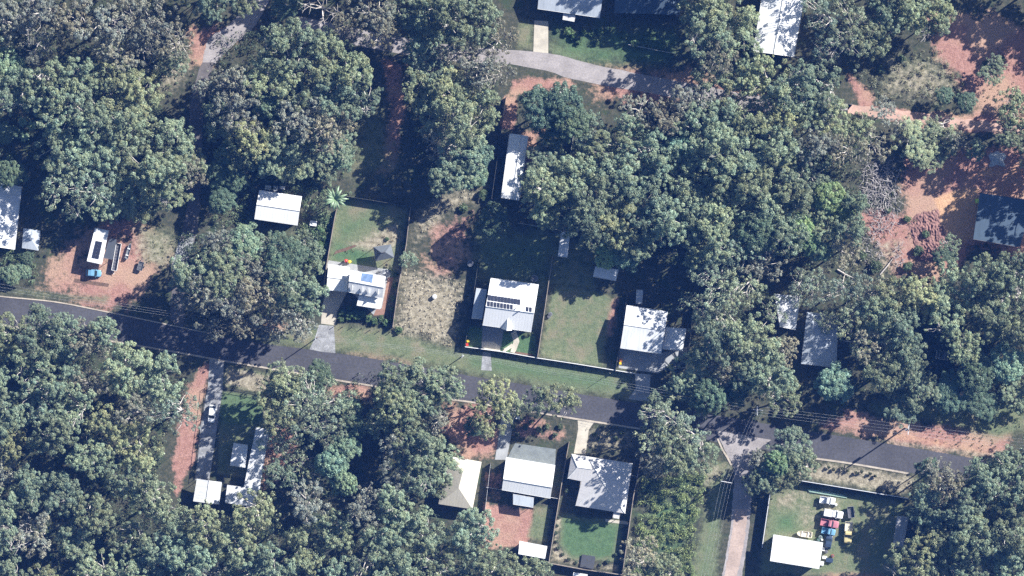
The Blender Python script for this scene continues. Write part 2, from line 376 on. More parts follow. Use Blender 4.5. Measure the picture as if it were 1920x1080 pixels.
def sheet(name, mat, poly, z, th=0):
    mb = MB(); q = [P(*x) for x in poly][::-1]
    if th: mb.prism([v[:2] for v in q], z, z + th)
    else: mb.poly([(v.x, v.y, z) for v in q])
    o = mb.build(name, mat, fix=bool(th)); tag(o, kind='structure'); return o
RT = [(-60,548),(0,557),(100,567),(185,583),(300,607),(400,628),(500,645),(643,664),(761,683),(859,701),(987,722),(1083,738),(1183,754),(1320,775),(1450,797),(1589,820),(1702,838),(1771,850),(1866,866),(1990,884)]
RB = [(-60,600),(0,607),(110,622),(240,643),(340,660),(410,673),(500,688),(553,697),(639,712),(708,723),(846,747),(890,753),(1077,783),(1200,802),(1340,828),(1430,843),(1516,856),(1595,867),(1705,886),(1830,903),(1990,926)]
strip('road', M['asphalt'], RT, RB, .016, ragged=.4)
def off(l, d): return [(x, y + d) for x, y in l]
strip('kerb', M['kerb'], off(RB[:13], 0.3), off(RB[:13], 3.6), .0, th=.10)
strip('kerb', M['kerb'], off(RB[13 - 1:14], 0.3), off(RB[13 - 1:14], 3.6), .0, th=.10)
strip('kerb', M['kerb'], off(RB[16:19], .3), off(RB[16:19], 3.8), .0, th=.10)
strip('kerb', M['kerb'], off(RT[:6], -2.6), off(RT[:6], -.3), .0, th=.10)
JL = [(463,657),(500,668),(560,674),(640,682),(700,692),(800,712),(900,728),(1000,746),(1100,762),(1200,779),(1300,796)]
strip('road_seam', M['net'], JL, off(JL, .9), .022)
# side street to the south and its kerb return
strip('side_street', M['old_asphalt'], [(1343,808),(1362,850),(1376,880),(1374,930),(1368,1000),(1350,1100)], [(1446,824),(1412,856),(1412,890),(1408,950),(1402,1010),(1388,1100)], .020, ragged=.9)
strip('kerb', M['kerb'], [(1347,822),(1356,842),(1366,858),(1373,872)], [(1344,823),(1353,843),(1363,860),(1370,873)], 0, th=.1)
strip('dirt_track', simple('track_dirt', (.44, .34, .285), 1, var=.2, scale=.3, fine=.2, fscale=2), [(1378,955),(1372,1000),(1355,1100)], [(1402,955),(1396,1010),(1378,1100)], .026, ragged=1)
strip('side_street', M['old_asphalt'], [(490,-30),(432,44),(392,72),(380,118)], [(520,-30),(478,48),(436,86),(402,120)], .008, ragged=1)
strip('side_street', simple('shade_toned_asphalt', (.15, .135, .13), .95, var=.3, scale=.3, fine=.3, fscale=2), [(380,116),(374,130),(356,200),(356,330),(345,420),(326,500),(318,600)], [(402,118),(398,130),(382,200),(378,330),(370,430),(352,500),(344,620)], .013, ragged=1.2)  # same lane, tree shade painted in as a darker asphalt tone
strip('upper_street', M['old_asphalt'], [(560,30),(700,60),(850,85),(960,94),(1040,102),(1110,120),(1250,148),(1400,176),(1500,190),(1600,196)], [(560,62),(700,92),(850,115),(950,120),(1020,132),(1090,152),(1240,178),(1390,206),(1500,212),(1590,206)], .012, ragged=.8)
strip('dirt_track', simple('red_track', (.5, .33, .26), 1, var=.2, scale=.3, fine=.2, fscale=2), [(1590,196),(1700,208),(1800,222),(1930,236)], [(1590,212),(1700,228),(1800,240),(1930,258)], .012, ragged=1.5)
D = lambda n, m, q, z=.03: sheet(n, M[m], q, z)
D('driveway', 'concrete', [(612,543),(651,547),(632,585),(629,610),(602,607),(604,575)])
D('gravel_patch', 'gravel', [(598,609),(626,611),(628,640),(629,662),(606,660),(580,655),(590,635)], .026)
D('driveway', 'concrete', [(903,640),(926,641),(938,650),(938,659),(903,654)])
D('driveway', 'mid_grey', [(905,608),(945,614),(940,650),(903,646)], .022)
D('gravel_patch', 'gravel', [(905,660),(920,662),(922,695),(902,694)], .024)
D('footpath', 'concrete', [(967,618),(974,640),(966,662),(957,660),(963,640),(958,625)])
D('footpath', 'concrete', [(960,644),(942,656),(945,661),(963,650)], .034)
D('patio', 'grey_concrete', [(1160,652),(1240,662),(1290,650),(1285,680),(1235,700),(1160,690)])
D('driveway', 'grey_concrete', [(1190,700),(1220,702),(1217,754),(1178,748),(1192,728)])
D('driveway', 'grey_concrete', [(943,764),(968,766),(950,862),(928,862)])
D('gravel_patch', 'blue_gravel', [(966,831),(1042,842),(1041,872),(952,858),(958,845)])
D('driveway', 'concrete', [(1083,786),(1115,790),(1104,806),(1098,852),(1076,850),(1084,805)])
D('footpath', 'concrete', [(1135,973),(1178,978),(1178,984),(1135,978)])
D('driveway', 'gravel', [(393,672),(420,676),(418,726),(400,850),(392,902),(366,900),(376,800),(390,724)])
D('driveway', 'concrete', [(1002,38),(1028,40),(1028,100),(1000,97)])
D('patio', 'grey_concrete', [(616,488),(727,505),(733,512),(716,582),(700,590),(612,500)], .022)
D('footpath', 'timber', [(727,520),(738,520),(720,590),(700,592),(705,580),(716,578)], .028)
D('gravel_patch', 'gravel', [(335,455),(364,440),(360,472),(330,508),(322,498)], .026)
D('garden_bed', 'soil', [(966,659),(999,664),(1000,668),(965,663)], .03)
D('garden_bed', 'soil', [(630,470),(665,459),(670,461),(650,470),(625,477)], .03)
D('garden_bed', 'soil', [(140,522),(205,532),(203,538),(138,529)], .03)
# ---------------------------------------------------------------- buildings
def facet_mesh(facets, th, name, mat, parent):
    mb = MB(); keys = {}
    def k(p): return tuple(round(c, 3) for c in p)
    edges = {}
    for f in facets:
        f = [Vector(p) for p in f]; n = (f[1] - f[0]).cross(f[2] - f[0]).normalized()
        if n.z < 0: f.reverse(); n = -n
        h = Vector((0, 0, 1)).cross(n)
        h = h.normalized() if h.length > .02 else (f[1] - f[0]).normalized()
        v = n.cross(h); uv = [((p - f[0]).dot(h) + 5, (p - f[0]).dot(v) + 5) for p in f]
        mb.poly(f, uv); mb.poly([p - Vector((0, 0, th)) for p in reversed(f)], list(reversed(uv)))
        for i in range(len(f)):
            a, b = k(f[i]), k(f[(i + 1) % len(f)])
            if (b, a) in edges: edges.pop((b, a))
            else: edges[(a, b)] = (f[i], f[(i + 1) % len(f)])
    for a, b in edges.values():
        dz = Vector((0, 0, th)); mb.poly([a, a - dz, b - dz, b], [(0, 0)] * 4)
    o = mb.build(name, mat, parent, fix=False); return o, list(edges.values())
def add_window(b, a, c, z, w, h, n):
    """window on wall from a to c (xy), centre height z"""
    d = Vector((c[0] - a[0], c[1] - a[1])); L = d.length
    if L < w + .8: return
    mid = Vector(((a[0] + c[0]) / 2, (a[1] + c[1]) / 2)); rz = math.atan2(d.y, d.x); nn_ = Vector(n) * .03
    fr = MB(); fr.box((mid.x + nn_.x, mid.y + nn_.y, z), (w, .09, h), rz); f = fr.build('window', M['trim'], b)
    gl = MB(); gl.box((mid.x + nn_.x * 2.4, mid.y + nn_.y * 2.4, z), (w - .16, .05, h - .16), rz); gl.build('pane', M['glass'], f)
def roof_on(root, q, z, kind, rise, mat, wall='wall', inset=.45, f=.5, open_=False, cap=True, door=False):
    """q: TL,TR,BR,BL in photo pixels at eave height z"""
    TL, TR, BR, BL = [P(*c, z) for c in q]; root_l = root.location
    L = lambda v: v - root_l
    up = Vector((0, 0, rise))
    if kind == 'gable_h':      # ridge runs from the left side to the right side
        a, b = TL.lerp(BL, f) + up, TR.lerp(BR, f) + up; fac = [[TL, TR, b, a], [a, b, BR, BL]]; outline = [TL, a, BL, BR, b, TR]
    elif kind == 'gable_v':
        a, b = TL.lerp(TR, f) + up, BL.lerp(BR, f) + up; fac = [[TL, a, b, BL], [a, TR, BR, b]]; outline = [TL, BL, b, BR, TR, a]
    elif kind == 'hip':
        c1, c2 = TL.lerp(BL, .5), TR.lerp(BR, .5); w_ = (BL - TL).length / 2; l_ = (c2 - c1).length; t = min(.46, w_ / l_)
        a, b = c1.lerp(c2, t) + up, c1.lerp(c2, 1 - t) + up; fac = [[TL, TR, b, a], [TR, BR, b], [a, b, BR, BL], [TL, a, BL]]; outline = [TL, BL, BR, TR]
    else:                      # skillion falling to the bottom edge
        a = b = None; fac = [[TL + up, TR + up, BR, BL]]; outline = [TL + up, BL, BR, TR + up]
    ro, ed = facet_mesh([[L(v) for v in g_] for g_ in fac], .1, 'roof', M[mat], root)
    if a is not None and cap and kind != 'skillion':
        mb = MB(); d = (b - a).normalized() * .02; mb.tube([L(a - d) + Vector((0, 0, .0)), L(b + d)], .13, 6); mb.build('ridge_cap', M['trim' if mat not in ('dark_roof', 'slate_roof', 'blue_roof') else 'dark_trim'], ro)
    for e in ([(TL, TR), (BL, BR)] if kind in ('gable_h', 'skillion') else [(TL, BL), (TR, BR)] if kind == 'gable_v' else []):
        mb = MB(); o_ = Vector((0, 0, -.06)); u = rise if (kind == 'skillion' and e[0] is TL) else 0
        mid = (TL + BR) / 2; out = ((e[0] + e[1]) / 2 - mid); dd = (e[1] - e[0]).normalized(); out = (out - dd * out.dot(dd)).normalized() * .08
        mb.tube([L(e[0] + out + o_ + Vector((0, 0, u))), L(e[1] + out + o_ + Vector((0, 0, u)))], .065, 5); mb.build('gutter', M['trim' if mat not in ('dark_roof', 'slate_roof', 'blue_roof') else 'dark_trim'], ro)
    c0 = (TL + TR + BR + BL) / 4
    if open_:
        for c_ in (TL, TR, BR, BL):
            mb = MB(); q_ = c_ + (c0 - c_) * .1; zt = z - .02 + (rise if kind == 'skillion' and c_ in (TL, TR) else 0) * .88; mb.tube([L(Vector((q_.x, q_.y, 0))), L(Vector((q_.x, q_.y, zt)))], .07, 6); mb.build('post', M['dark_trim'], root)
        return ro
    hl = [(v.lerp(c0, min(.3, inset * 1.4 / max(.1, ((v - c0).xy.length))))) for v in outline]
    pts = [L(v) for v in hl]; tops = []
    for o_, v in zip(outline, hl): tops.append(o_.z - .16 - (0 if o_.z <= z + .01 else .1))
    if kind == 'hip': tops = [z - .05] * len(pts)
    mb = MB(); mb.prism([(v.x, v.y) for v in pts], 0, tops); mb.build('wall', M[wall], root)
    n = len(pts); done = 0
    for i in range(n):
        a_, b_ = pts[i], pts[(i + 1) % n]; dv = (b_ - a_).xy; nrm = (dv.y, -dv.x); nl = math.hypot(*nrm)
        if nl < 2.5: continue
        nrm = (nrm[0] / nl, nrm[1] / nl); mid = ((a_ + b_) / 2 - L(c0)).xy
        if mid.dot(Vector(nrm)) < 0: nrm = (-nrm[0], -nrm[1])
        if door and done == 0 and i > 0:
            rz = math.atan2(dv.y, dv.x); c1 = a_.lerp(b_, .25); mb = MB(); mb.box((c1.x + nrm[0] * .03, c1.y + nrm[1] * .03, 1.03), (.9, .09, 2.04), rz); dr = mb.build('door', M['timber'], root)
            mb = MB(); c1 = a_.lerp(b_, .25 + .33 / nl); mb.box((c1.x + nrm[0] * .1, c1.y + nrm[1] * .1, 1.0), (.1, .08, .05), rz); mb.build('handle', M['alu'], dr); done = 1
            add_window(root, a_.lerp(b_, .5), b_, 1.5, 1.4, 1.1, nrm)
        else: add_window(root, a_, b_, 1.5, 1.5 if nl > 4 else 1.0, 1.1, nrm)
    return ro
def on_quad(q, z, u, v): 
    TL, TR, BR, BL = [P(*c, z) for c in q]; return TL.lerp(TR, u).lerp(BL.lerp(BR, u), v)
def panel_on(roof, root, c4, zf, mat='panel'):
    """solar panel from four px corners; zf(px,py) gives the roof height there"""
    pts = [P(x, y, zf(x, y) + .12) - root.location for x, y in c4][::-1]; mb = MB(); n = len(mb.v)
    lo = [p_ - Vector((0, 0, .05)) for p_ in pts]; mb.poly(pts); mb.poly(lo[::-1])
    for i in range(4): j = (i + 1) % 4; mb.poly([lo[i], lo[j], pts[j], pts[i]])
    return mb.build('solar_panel', M[mat], roof)
def house(px, py, label, cat='house', name='house', **kw): return empty(name, P(px, py), label=label, cat=cat, **kw)
def plane_z(q, z, rise, half):
    """height of a gable_h roof at a pixel"""
    TL, TR, BR, BL = [Vector((*c, 0)) for c in q]
    def fz(x, y):
        t = Vector((x, y, 0)); u = (t - TL).dot(TR - TL) / (TR - TL).length_squared
        top = TL.lerp(TR, u); bot = BL.lerp(BR, u); v = (t - top).dot(bot - top) / (bot - top).length_squared
        return z + rise * (v / half if v < half else (1 - v) / (1 - half))
    return fz
# left edge house and shade canopy beside it
r = house(15, 405, 'long white metal roofed house cut by the western edge of the photo')
roof_on(r, [(-60,330),(40,350),(27,468),(-60,455)], 3.0, 'gable_v', 1.2, 'white_roof', f=.6)
r = house(58, 450, 'small blue-grey square shade canopy on dark posts beside the white western house', 'canopy', 'shade_canopy')
roof_on(r, [(44,428),(76,432),(72,470),(41,465)], 2.6, 'hip', .5, 'grey_roof', open_=True)
# cabin with panels
r = house(184, 462, 'narrow white cabin with ten dark solar panels beside the blue car', 'cabin', 'cabin'); qc = [(178,428),(204,433),(191,495),(163,489)]
ro = roof_on(r, qc, 3.0, 'skillion', .25, 'bright_roof')
bil = lambda q, u, v: tuple((q[0][j] * (1 - u) + q[1][j] * u) * (1 - v) + (q[3][j] * (1 - u) + q[2][j] * u) * v for j in (0, 1))
fz = lambda x, y: 3.0 + .25 * (495 - y) / 66
for i in range(5):
    for j in range(2):
        u0, v0 = .27 + j * .235, .36 + i * .105; panel_on(ro, r, [bil(qc, u0, v0), bil(qc, u0 + .215, v0), bil(qc, u0 + .215, v0 + .095), bil(qc, u0, v0 + .095)], fz)
r = house(207, 466, 'dark grey corrugated patio roof joined to the white cabin', 'patio roof', 'patio_roof')
roof_on(r, [(204.6,447),(219,450),(211,486),(194,483)], 2.7, 'skillion', .15, 'dark_roof', open_=True)
# white shed roof house north-west of the big block
r = house(521, 390, 'white gabled metal roof house alone among trees, ridge across it'); roof_on(r, [(486,357),(566,369),(558,422),(477,410)], 3.2, 'gable_h', 1.0, 'bright_roof', door=True)
# gazebo house
r = house(668, 530, 'white roofed house with garage wing and four roof vents by the gazebo')
roof_on(r, [(616,496),(656,502),(651,547),(612,543)], 3.2, 'gable_h', .45, 'bright_roof', door=True)
q2 = [(657,507),(723,519),(717,559),(652,547)]; ro = roof_on(r, q2, 5.0, 'gable_h', 1.2, 'white_roof')
roof_on(r, [(673,553),(718,561),(713,579),(669,572)], 3.6, 'skillion', .3, 'bright_roof')
fz = plane_z(q2, 5.0, 1.2, .5); panel_on(ro, r, [(679,512),(700,515),(698,530),(677,526)], fz, 'panel_blue')
for x, y in ((660.5, 541), (679.5, 544), (691, 546), (709, 549)):
    mb = MB(); a = P(x, y + 3, 5.4) - r.location; b = P(x + 1, y - 7, 6.15) - r.location; c_ = P(x + .6, y + 3, 6.5) - r.location
    e = Vector((.06, 0, 0)); mb.poly([a - e, b - e, c_ - e]); mb.poly([a + e, c_ + e, b + e])
    for s_, t_ in ((a, b), (b, c_), (c_, a)): mb.poly([s_ - e, t_ - e, t_ + e, s_ + e])
    mb.build('roof_vent', M['trim'], ro)
r = house(719, 474, 'slate grey hip roofed gazebo on posts behind the white roofed house', 'gazebo', 'gazebo')
roof_on(r, [(700,463),(733,458),(739,483),(704,490)], 3.0, 'hip', 1.1, 'slate_roof', open_=True)
# central house
r = house(957, 572, 'large pale metal roof house with twenty solar panels and small front gablet')
qf = [(920,522),(1010,534),(996,622),(905,609)]; ro = roof_on(r, qf, 4.7, 'gable_h', 2.0, 'bright_roof', f=.62 - .02, wall='wall_blue', door=True)
fz = plane_z(qf, 4.7, 2.0, .6)
Z3 = lambda x, y: (860 + x / 5.4, 500 + y / 5.4)
for k in range(10):
    x, y = 298 + 33.2 * k, 285 + 4.8 * k; panel_on(ro, r, [Z3(x, y), Z3(x + 28, y + 3), Z3(x + 26, y + 58), Z3(x - 2, y + 54)], fz)
for k in range(8):
    x, y = 291 + 33.2 * k, 349 + 4.8 * k; panel_on(ro, r, [Z3(x, y), Z3(x + 26, y + 3), Z3(x + 24, y + 56), Z3(x - 2, y + 53)], fz)
for k in range(2):
    x, y = 682 + 34 * k, 406 + 4 * k; panel_on(ro, r, [Z3(x, y), Z3(x + 26, y + 3), Z3(x + 23, y + 58), Z3(x - 3, y + 55)], fz)
gp = P(*Z3(498, 525), fz(*Z3(498, 525)) + .05); g1 = P(*Z3(432, 628), 4.8); g2 = P(*Z3(540, 645), 4.8); gm = P(*Z3(487, 648), 6.4)
facet_mesh([[v - r.location for v in (gp, g1, gm)], [v - r.location for v in (gp, gm, g2)]], .08, 'gablet', M['bright_roof'], ro)
mb = MB(); mb.poly([v - r.location for v in (g1, g2, gm)]); mb.build('gablet_wall', M['wall'], ro)
for x, y in ((575, 425), (612, 450)):
    c_ = P(*Z3(x, y), fz(*Z3(x, y))) - r.location; mb = MB(); mb.tube([c_, c_ + Vector((0, 0, .5))], .16, 8); mb.build('roof_vent', M['dark_trim'], ro)
r = house(900, 570, 'blue-grey lean-to carport on the west side of the central house', 'carport', 'carport')
roof_on(r, [(893,541),(913,544),(904,598),(884,596)], 3.4, 'skillion', .15, 'grey_roof', open_=True)
r = house(1057, 460, 'narrow grey garden shed in tree shade behind the central house', 'shed', 'shed'); roof_on(r, [(1052,435),(1069,437),(1064,482),(1046,480)], 2.5, 'skillion', .2, 'white_roof')
r = house(1135, 512, 'low pale shed mostly under the trees north of the grassy block', 'shed', 'shed'); roof_on(r, [(1116,500),(1160,506),(1155,526),(1112,518)], 2.6, 'skillion', .2, 'white_roof')
# right-central house
r = house(1220, 620, 'broad white roofed house with stepped eastern wing facing the road')
roof_on(r, [(1175,573),(1252,585),(1240,663),(1163,652)], 3.7, 'gable_h', 1.0, 'white_roof', f=.45, door=True)
roof_on(r, [(1249,614),(1287,617),(1280,657),(1242,654)], 3.2, 'skillion', .25, 'white_roof')
r = house(1200, 556, 'small green-grey garden shed against the north wall of the stepped house', 'shed', 'shed'); roof_on(r, [(1193,544),(1206,545),(1204,569),(1192,568)], 2.2, 'gable_h', .3, 'grey_roof')
r = house(965, 312, 'long narrow white roofed shed beside the dark paling fence', 'shed', 'shed'); roof_on(r, [(956,250),(990,255),(973,376),(940,371)], 3.6, 'gable_v', .35, 'bright_roof', f=.62)
r = house(1070, 12, 'pale grey roofed house at the top edge above the concrete drive'); roof_on(r, [(1015,-60),(1135,-45),(1125,33),(1008,16)], 3.2, 'gable_h', 1.3, 'grey_roof', door=True)
roof_on(r, [(1056,26),(1079,29),(1077,40),(1055,36)], 2.5, 'skillion', .1, 'pale_roof', open_=True)
r = house(1215, 10, 'shaded dark grey roofed house at the top edge of the photo'); roof_on(r, [(1160,-60),(1285,-45),(1275,28),(1151,24)], 3.2, 'hip', 1.4, 'blue_roof')
r = house(1460, 50, 'tall white roofed shed at the top edge with tree shadows across it', 'shed', 'large_shed'); roof_on(r, [(1436,-50),(1514,-40),(1488,107),(1413,97)], 4.6, 'gable_v', 1.0, 'bright_roof', f=.5)
r = house(1870, 412, 'blue-grey corrugated shed on orange dirt near the eastern edge', 'shed', 'large_shed'); roof_on(r, [(1837,362),(1936,377),(1912,463),(1825,448)], 4.4, 'skillion', .5, 'blue_roof')
r = house(1478, 595, 'white roof half hidden by trees, west one of the two eastern houses'); roof_on(r, [(1452,552),(1500,556),(1492,618),(1462,612)], 3.0, 'gable_h', .8, 'white_roof')
r = house(1537, 650, 'grey-white hip roof house partly under thin gum trees'); roof_on(r, [(1513,585),(1572,592),(1568,690),(1502,682)], 3.0, 'hip', 1.2, 'grey_roof')
# southern compound
r = house(480, 860, 'long thin white roof building inside the black railed compound', 'building', 'long_building'); roof_on(r, [(480,802),(505,806),(487,918),(457,913)], 3.0, 'skillion', .3, 'white_roof', door=True)
r = house(449, 853, 'small square white roof beside the long thin building', 'annexe', 'annexe'); roof_on(r, [(438,831),(465,835),(460,876),(431,872)], 2.8, 'skillion', .2, 'white_roof')
r = house(390, 922, 'square white carport roof at the south end of the railed driveway', 'carport', 'carport'); roof_on(r, [(370,898),(415,904),(410,946),(363,940)], 2.8, 'gable_v', .4, 'white_roof', open_=True)
r = house(455, 925, 'white roof shed half under gum crowns below the long building', 'shed', 'shed'); roof_on(r, [(426,910),(484,918),(480,950),(422,942)], 2.8, 'skillion', .2, 'white_roof')
# cream hip roof
r = house(868, 905, 'cream hip roof house with gum tree crowns over its west side'); q = [P(*c, z_) - r.location for c, z_ in (((842,855), 3), ((903,866), 3), ((886,955), 3), ((822,945), 3), ((868,884), 4.9), ((860,915), 4.9))]
facet_mesh([[q[0], q[1], q[4]], [q[1], q[2], q[5], q[4]], [q[2], q[3], q[5]], [q[3], q[0], q[4], q[5]]], .1, 'roof', M['cream_roof'], r)
mb = MB(); cc = (q[0] + q[1] + q[2] + q[3]) / 4; mb.prism([(v.lerp(cc, .1).x, v.lerp(cc, .1).y) for v in (q[0], q[3], q[2], q[1])], 0, 2.95); mb.build('wall', M['wall'], r)
# plain white roof with porch
r = house(990, 895, 'plain off-white gabled house between the cream roof and the big hip roof'); roof_on(r, [(949,858),(1041,873),(1032,934),(941,918)], 3.0, 'gable_h', 1.2, 'bright_roof', f=.66, door=True)
roof_on(r, [(962,927),(1001,934),(1000,951),(962,945)], 2.4, 'skillion', .2, 'grey_roof', open_=True)
r = house(998, 1031, 'low white rectangular shed at the foot of the red dirt yard', 'shed', 'shed'); roof_on(r, [(974,1015),(1026,1025),(1022,1047),(972,1038)], 2.2, 'skillion', .15, 'bright_roof')
# big hip roof
r = house(1125, 908, 'large pale hip roof house with L shaped front, tree shadows across it')
v = {k_: P(*a_, z_) - r.location for k_, (a_, z_) in dict(a=((1072,851), 3), k=((1102,856), 3), b=((1186,869), 3), c=((1172,963), 3), d=((1079,948), 3), e=((1087,902), 3), f=((1064,897), 3), h=((1133,909), 4.7), i=((1083,876), 4.0), j=((1110,880), 4.0), e2=((1104,905), 3)).items()}
ro, _ = facet_mesh([[v['k'], v['b'], v['h']], [v['b'], v['c'], v['h']], [v['c'], v['d'], v['h']], [v['d'], v['k'], v['h']]], .1, 'roof', M['pale_roof'], r)
rw, _ = facet_mesh([[v['a'], v['k'], v['j'], v['i']], [v['f'], v['a'], v['i']], [v['e2'], v['f'], v['i'], v['j']]], .1, 'roof', M['pale_roof'], r)
for a_, b_ in (('a', 'i'), ('i', 'j'), ('f', 'i'), ('b', 'h'), ('c', 'h'), ('d', 'h'), ('k', 'h')):
    mb = MB(); mb.tube([v[a_], v[b_]], .09, 6); mb.build('ridge_cap', M['trim'], rw if a_ in 'ai' or b_ in 'ij' else ro)
mb = MB(); cc = (v['a'] + v['c']) / 2; ins = lambda w_: w_.lerp(cc, .06); mb.prism([(ins(v[k_]).x, ins(v[k_]).y) for k_ in 'afedcb'], 0, 2.95); mb.build('wall', M['wall'], r)
r = house(1152, 966, 'small cream porch roof behind the big hip roof house', 'porch', 'porch'); roof_on(r, [(1151,955),(1163,957),(1161,972),(1149,970)], 2.4, 'skillion', .1, 'pale_roof', open_=True)
r = house(1090, 1082, 'tiny pale shed just south of the back fence at the bottom edge', 'shed', 'shed'); roof_on(r, [(1075,1074),(1102,1078),(1100,1100),(1073,1097)], 2.3, 'skillion', .2, 'bright_roof')
# yard of vehicles
r = house(1494, 1035, 'big plain white shed in the yard of old vehicles', 'shed', 'large_shed'); roof_on(r, [(1450,1003),(1543,1018),(1536,1066),(1444,1051)], 4.2, 'skillion', .3, 'bright_roof')
r = house(1689, 995, 'narrow grey weathered shed on the east side of the vehicle yard', 'shed', 'shed'); roof_on(r, [(1682,968),(1704,971),(1693,1026),(1674,1022)], 2.6, 'skillion', .2, 'rusty_roof')
# ---------------------------------------------------------------- fences
def fence(pts, label, mat='paling', h=1.8, post_every=2.4, rail=False, cap=None, name='fence'):
    q = [P(*c) for c in pts]; o0 = q[0].copy(); root = empty(name, o0, label=label, cat='fence')
    pn = MB(); posts = []
    for a, b in zip(q[:-1], q[1:]):
        d = b - a; L_ = d.length; rz = math.atan2(d.y, d.x); mid = (a + b) / 2 - o0
        if rail:
            for zz in (.35, h - .04): pn.box((mid.x, mid.y, zz), (L_, .06, .07), rz)
        else:
            n = max(1, int(L_ / .9))
            for k in range(n):   # boards in short runs, their heights a little uneven
                c_ = a.lerp(b, (k + .5) / n) - o0; hh = h + random.uniform(-.03, .03); pn.box((c_.x, c_.y, hh / 2 + .03), (L_ / n + .002 * (k % 2), .05 + .008 * (k % 2), hh), rz)
        m_ = max(1, int(L_ / post_every))
        for k in range(m_ + (b is q[-1])): posts.append(a.lerp(b, k / m_) - o0)
    pn.build('rail' if rail else 'panel', M[mat], root)
    off_ = .0 if rail else .075
    for c_ in posts[:99]:
        mb = MB(); mb.box((c_.x + off_, c_.y - off_, (h + .05) / 2), (.1, .1, h + .05)); mb.build('post', M[mat if rail else 'post'], root)
    if cap:
        mb = MB()
        for a, b in zip(q[:-1], q[1:]): d = b - a; mid = (a + b) / 2 - o0; mb.box((mid.x, mid.y, h + .1), (d.length, .16, .05), math.atan2(d.y, d.x))
        mb.build('capping', M[cap], root)
fence([(632,392),(628,410),(613,497),(607,545)], 'timber paling fence along the west side of the gazebo garden', cap='paling')
fence([(640,367),(700,376),(769,388)], 'dark paling fence across the north end of the gazebo garden', 'dark_fence')
fence([(770,389),(762,460),(747,540),(737,613)], 'timber paling fence between gazebo garden and dry vacant block', cap='paling')
fence([(897,488),(893,520),(872,648)], 'dark paling fence between dry vacant block and solar panel house', 'dark_fence', 1.9)
fence([(872,650),(940,659),(1008,671),(1080,682),(1190,700)], 'long white front fence beside the grassy verge', 'white_paint', 1.3, cap='white_paint')
fence([(1036,480),(1021,583),(1008,669)], 'timber paling fence between solar panel house and grassy block', cap='paling')
fence([(1176,550),(1162,640),(1154,695)], 'dark boundary fence between grassy block and stepped white house', 'dark_fence')
fence([(1300,575),(1293,640),(1285,690)], 'dark fence east of the stepped white house', 'dark_fence')
fence([(970,418),(1053,432)], 'pale wire-topped fence behind the narrow shaded shed', 'alu', 1.6)
fence([(949,182),(938,260),(922,372)], 'tall dark fence west of the long narrow white shed', 'dark_fence', 2.0)
fence([(1076,248),(1069,292)], 'short pale fence beside the dark dense tree', 'alu', 1.8)
fence([(920,868),(912,937),(903,1005)], 'thin pale fence between cream roof house and red dirt yard', 'alu', 1.5)
fence([(912,913),(941,918)], 'short fence west of the plain off-white gabled house', 'alu', 1.6)
fence([(1032,932),(1050,935)], 'short fence east of the plain off-white gabled house', 'alu', 1.6)
fence([(1067,828),(1053,907),(1029,1055)], 'pale timber fence between red dirt yard and big hip roof house', cap='paling')
fence([(1203,850),(1187,933),(1167,1075)], 'pale timber fence east of the big hip roof house', cap='paling')
fence([(1029,1055),(1095,1067),(1167,1077)], 'timber back fence beyond the round-cornered lawn', cap='paling')
fence([(1184,891),(1195,893)], 'tiny side gate fence by the hip roof house', 'alu', 1.5)
fence([(1497,900),(1589,915),(1702,934)], 'dark high fence along the road side of the vehicle yard', 'dark_fence', 1.9, cap='alu')
fence([(1443,924),(1428,1026)], 'dark high fence on the west side of the vehicle yard', 'dark_fence', 1.9, cap='alu')
fence([(388,725),(377,813),(366,898)], 'black open rail fence along the west of the compound driveway', 'black_rail', 1.2, 3.2, rail=True)
fence([(419,727),(502,741)], 'black open rail fence across the compound front lawn', 'black_rail', 1.2, 2.6, rail=True)
fence([(1178,84),(1265,101)], 'low pale fence in the shaded garden below the dark roofed house', 'alu', 1.2)
# ---------------------------------------------------------------- leaves, crowns, trees
def leaves_np(rg, cent, rad, n, size, flat=.8, up=True):
    """leaf quads over ellipsoid clumps: cent (k,3), rad (k,), n per clump"""
    k = len(cent); N_ = k * n
    d = rg.normal(size=(N_, 3)); d /= np.linalg.norm(d, axis=1)[:, None]
    if up: d[:, 2] = np.where(d[:, 2] < -.25, -d[:, 2], d[:, 2])
    rr = rg.uniform(.55, 1.05, N_) ** .6
    rep = np.repeat(np.arange(k), n); off_ = d * (rad[rep] * rr)[:, None]; off_[:, 2] *= flat
    c = cent[rep] + off_
    nrm = d * .9 + rg.normal(size=(N_, 3)) * .62 + np.array([0, 0, .25]); nrm /= np.linalg.norm(nrm, axis=1)[:, None]
    t = np.cross(nrm, rg.normal(size=(N_, 3))); t /= np.linalg.norm(t, axis=1)[:, None] + 1e-9; b = np.cross(nrm, t)
    s = (size * rg.uniform(.6, 1.3, N_))[:, None]; w_ = s * rg.uniform(.4, .75, (N_, 1))
    V = np.stack([c - t * s, c - b * w_, c + t * s, c + b * w_], 1).reshape(-1, 3)
    F = np.arange(N_ * 4).reshape(-1, 4)
    tone = np.repeat(rg.uniform(.78, 1.22, k), n) * rg.uniform(.8, 1.2, N_); warm = np.repeat(rg.uniform(-.07, .09, k), n) + rg.normal(0, .05, N_)
    T = np.stack([tone * (1 + warm), tone, tone * (1 - warm)], -1); return V, F, np.repeat(T, 4, axis=0)
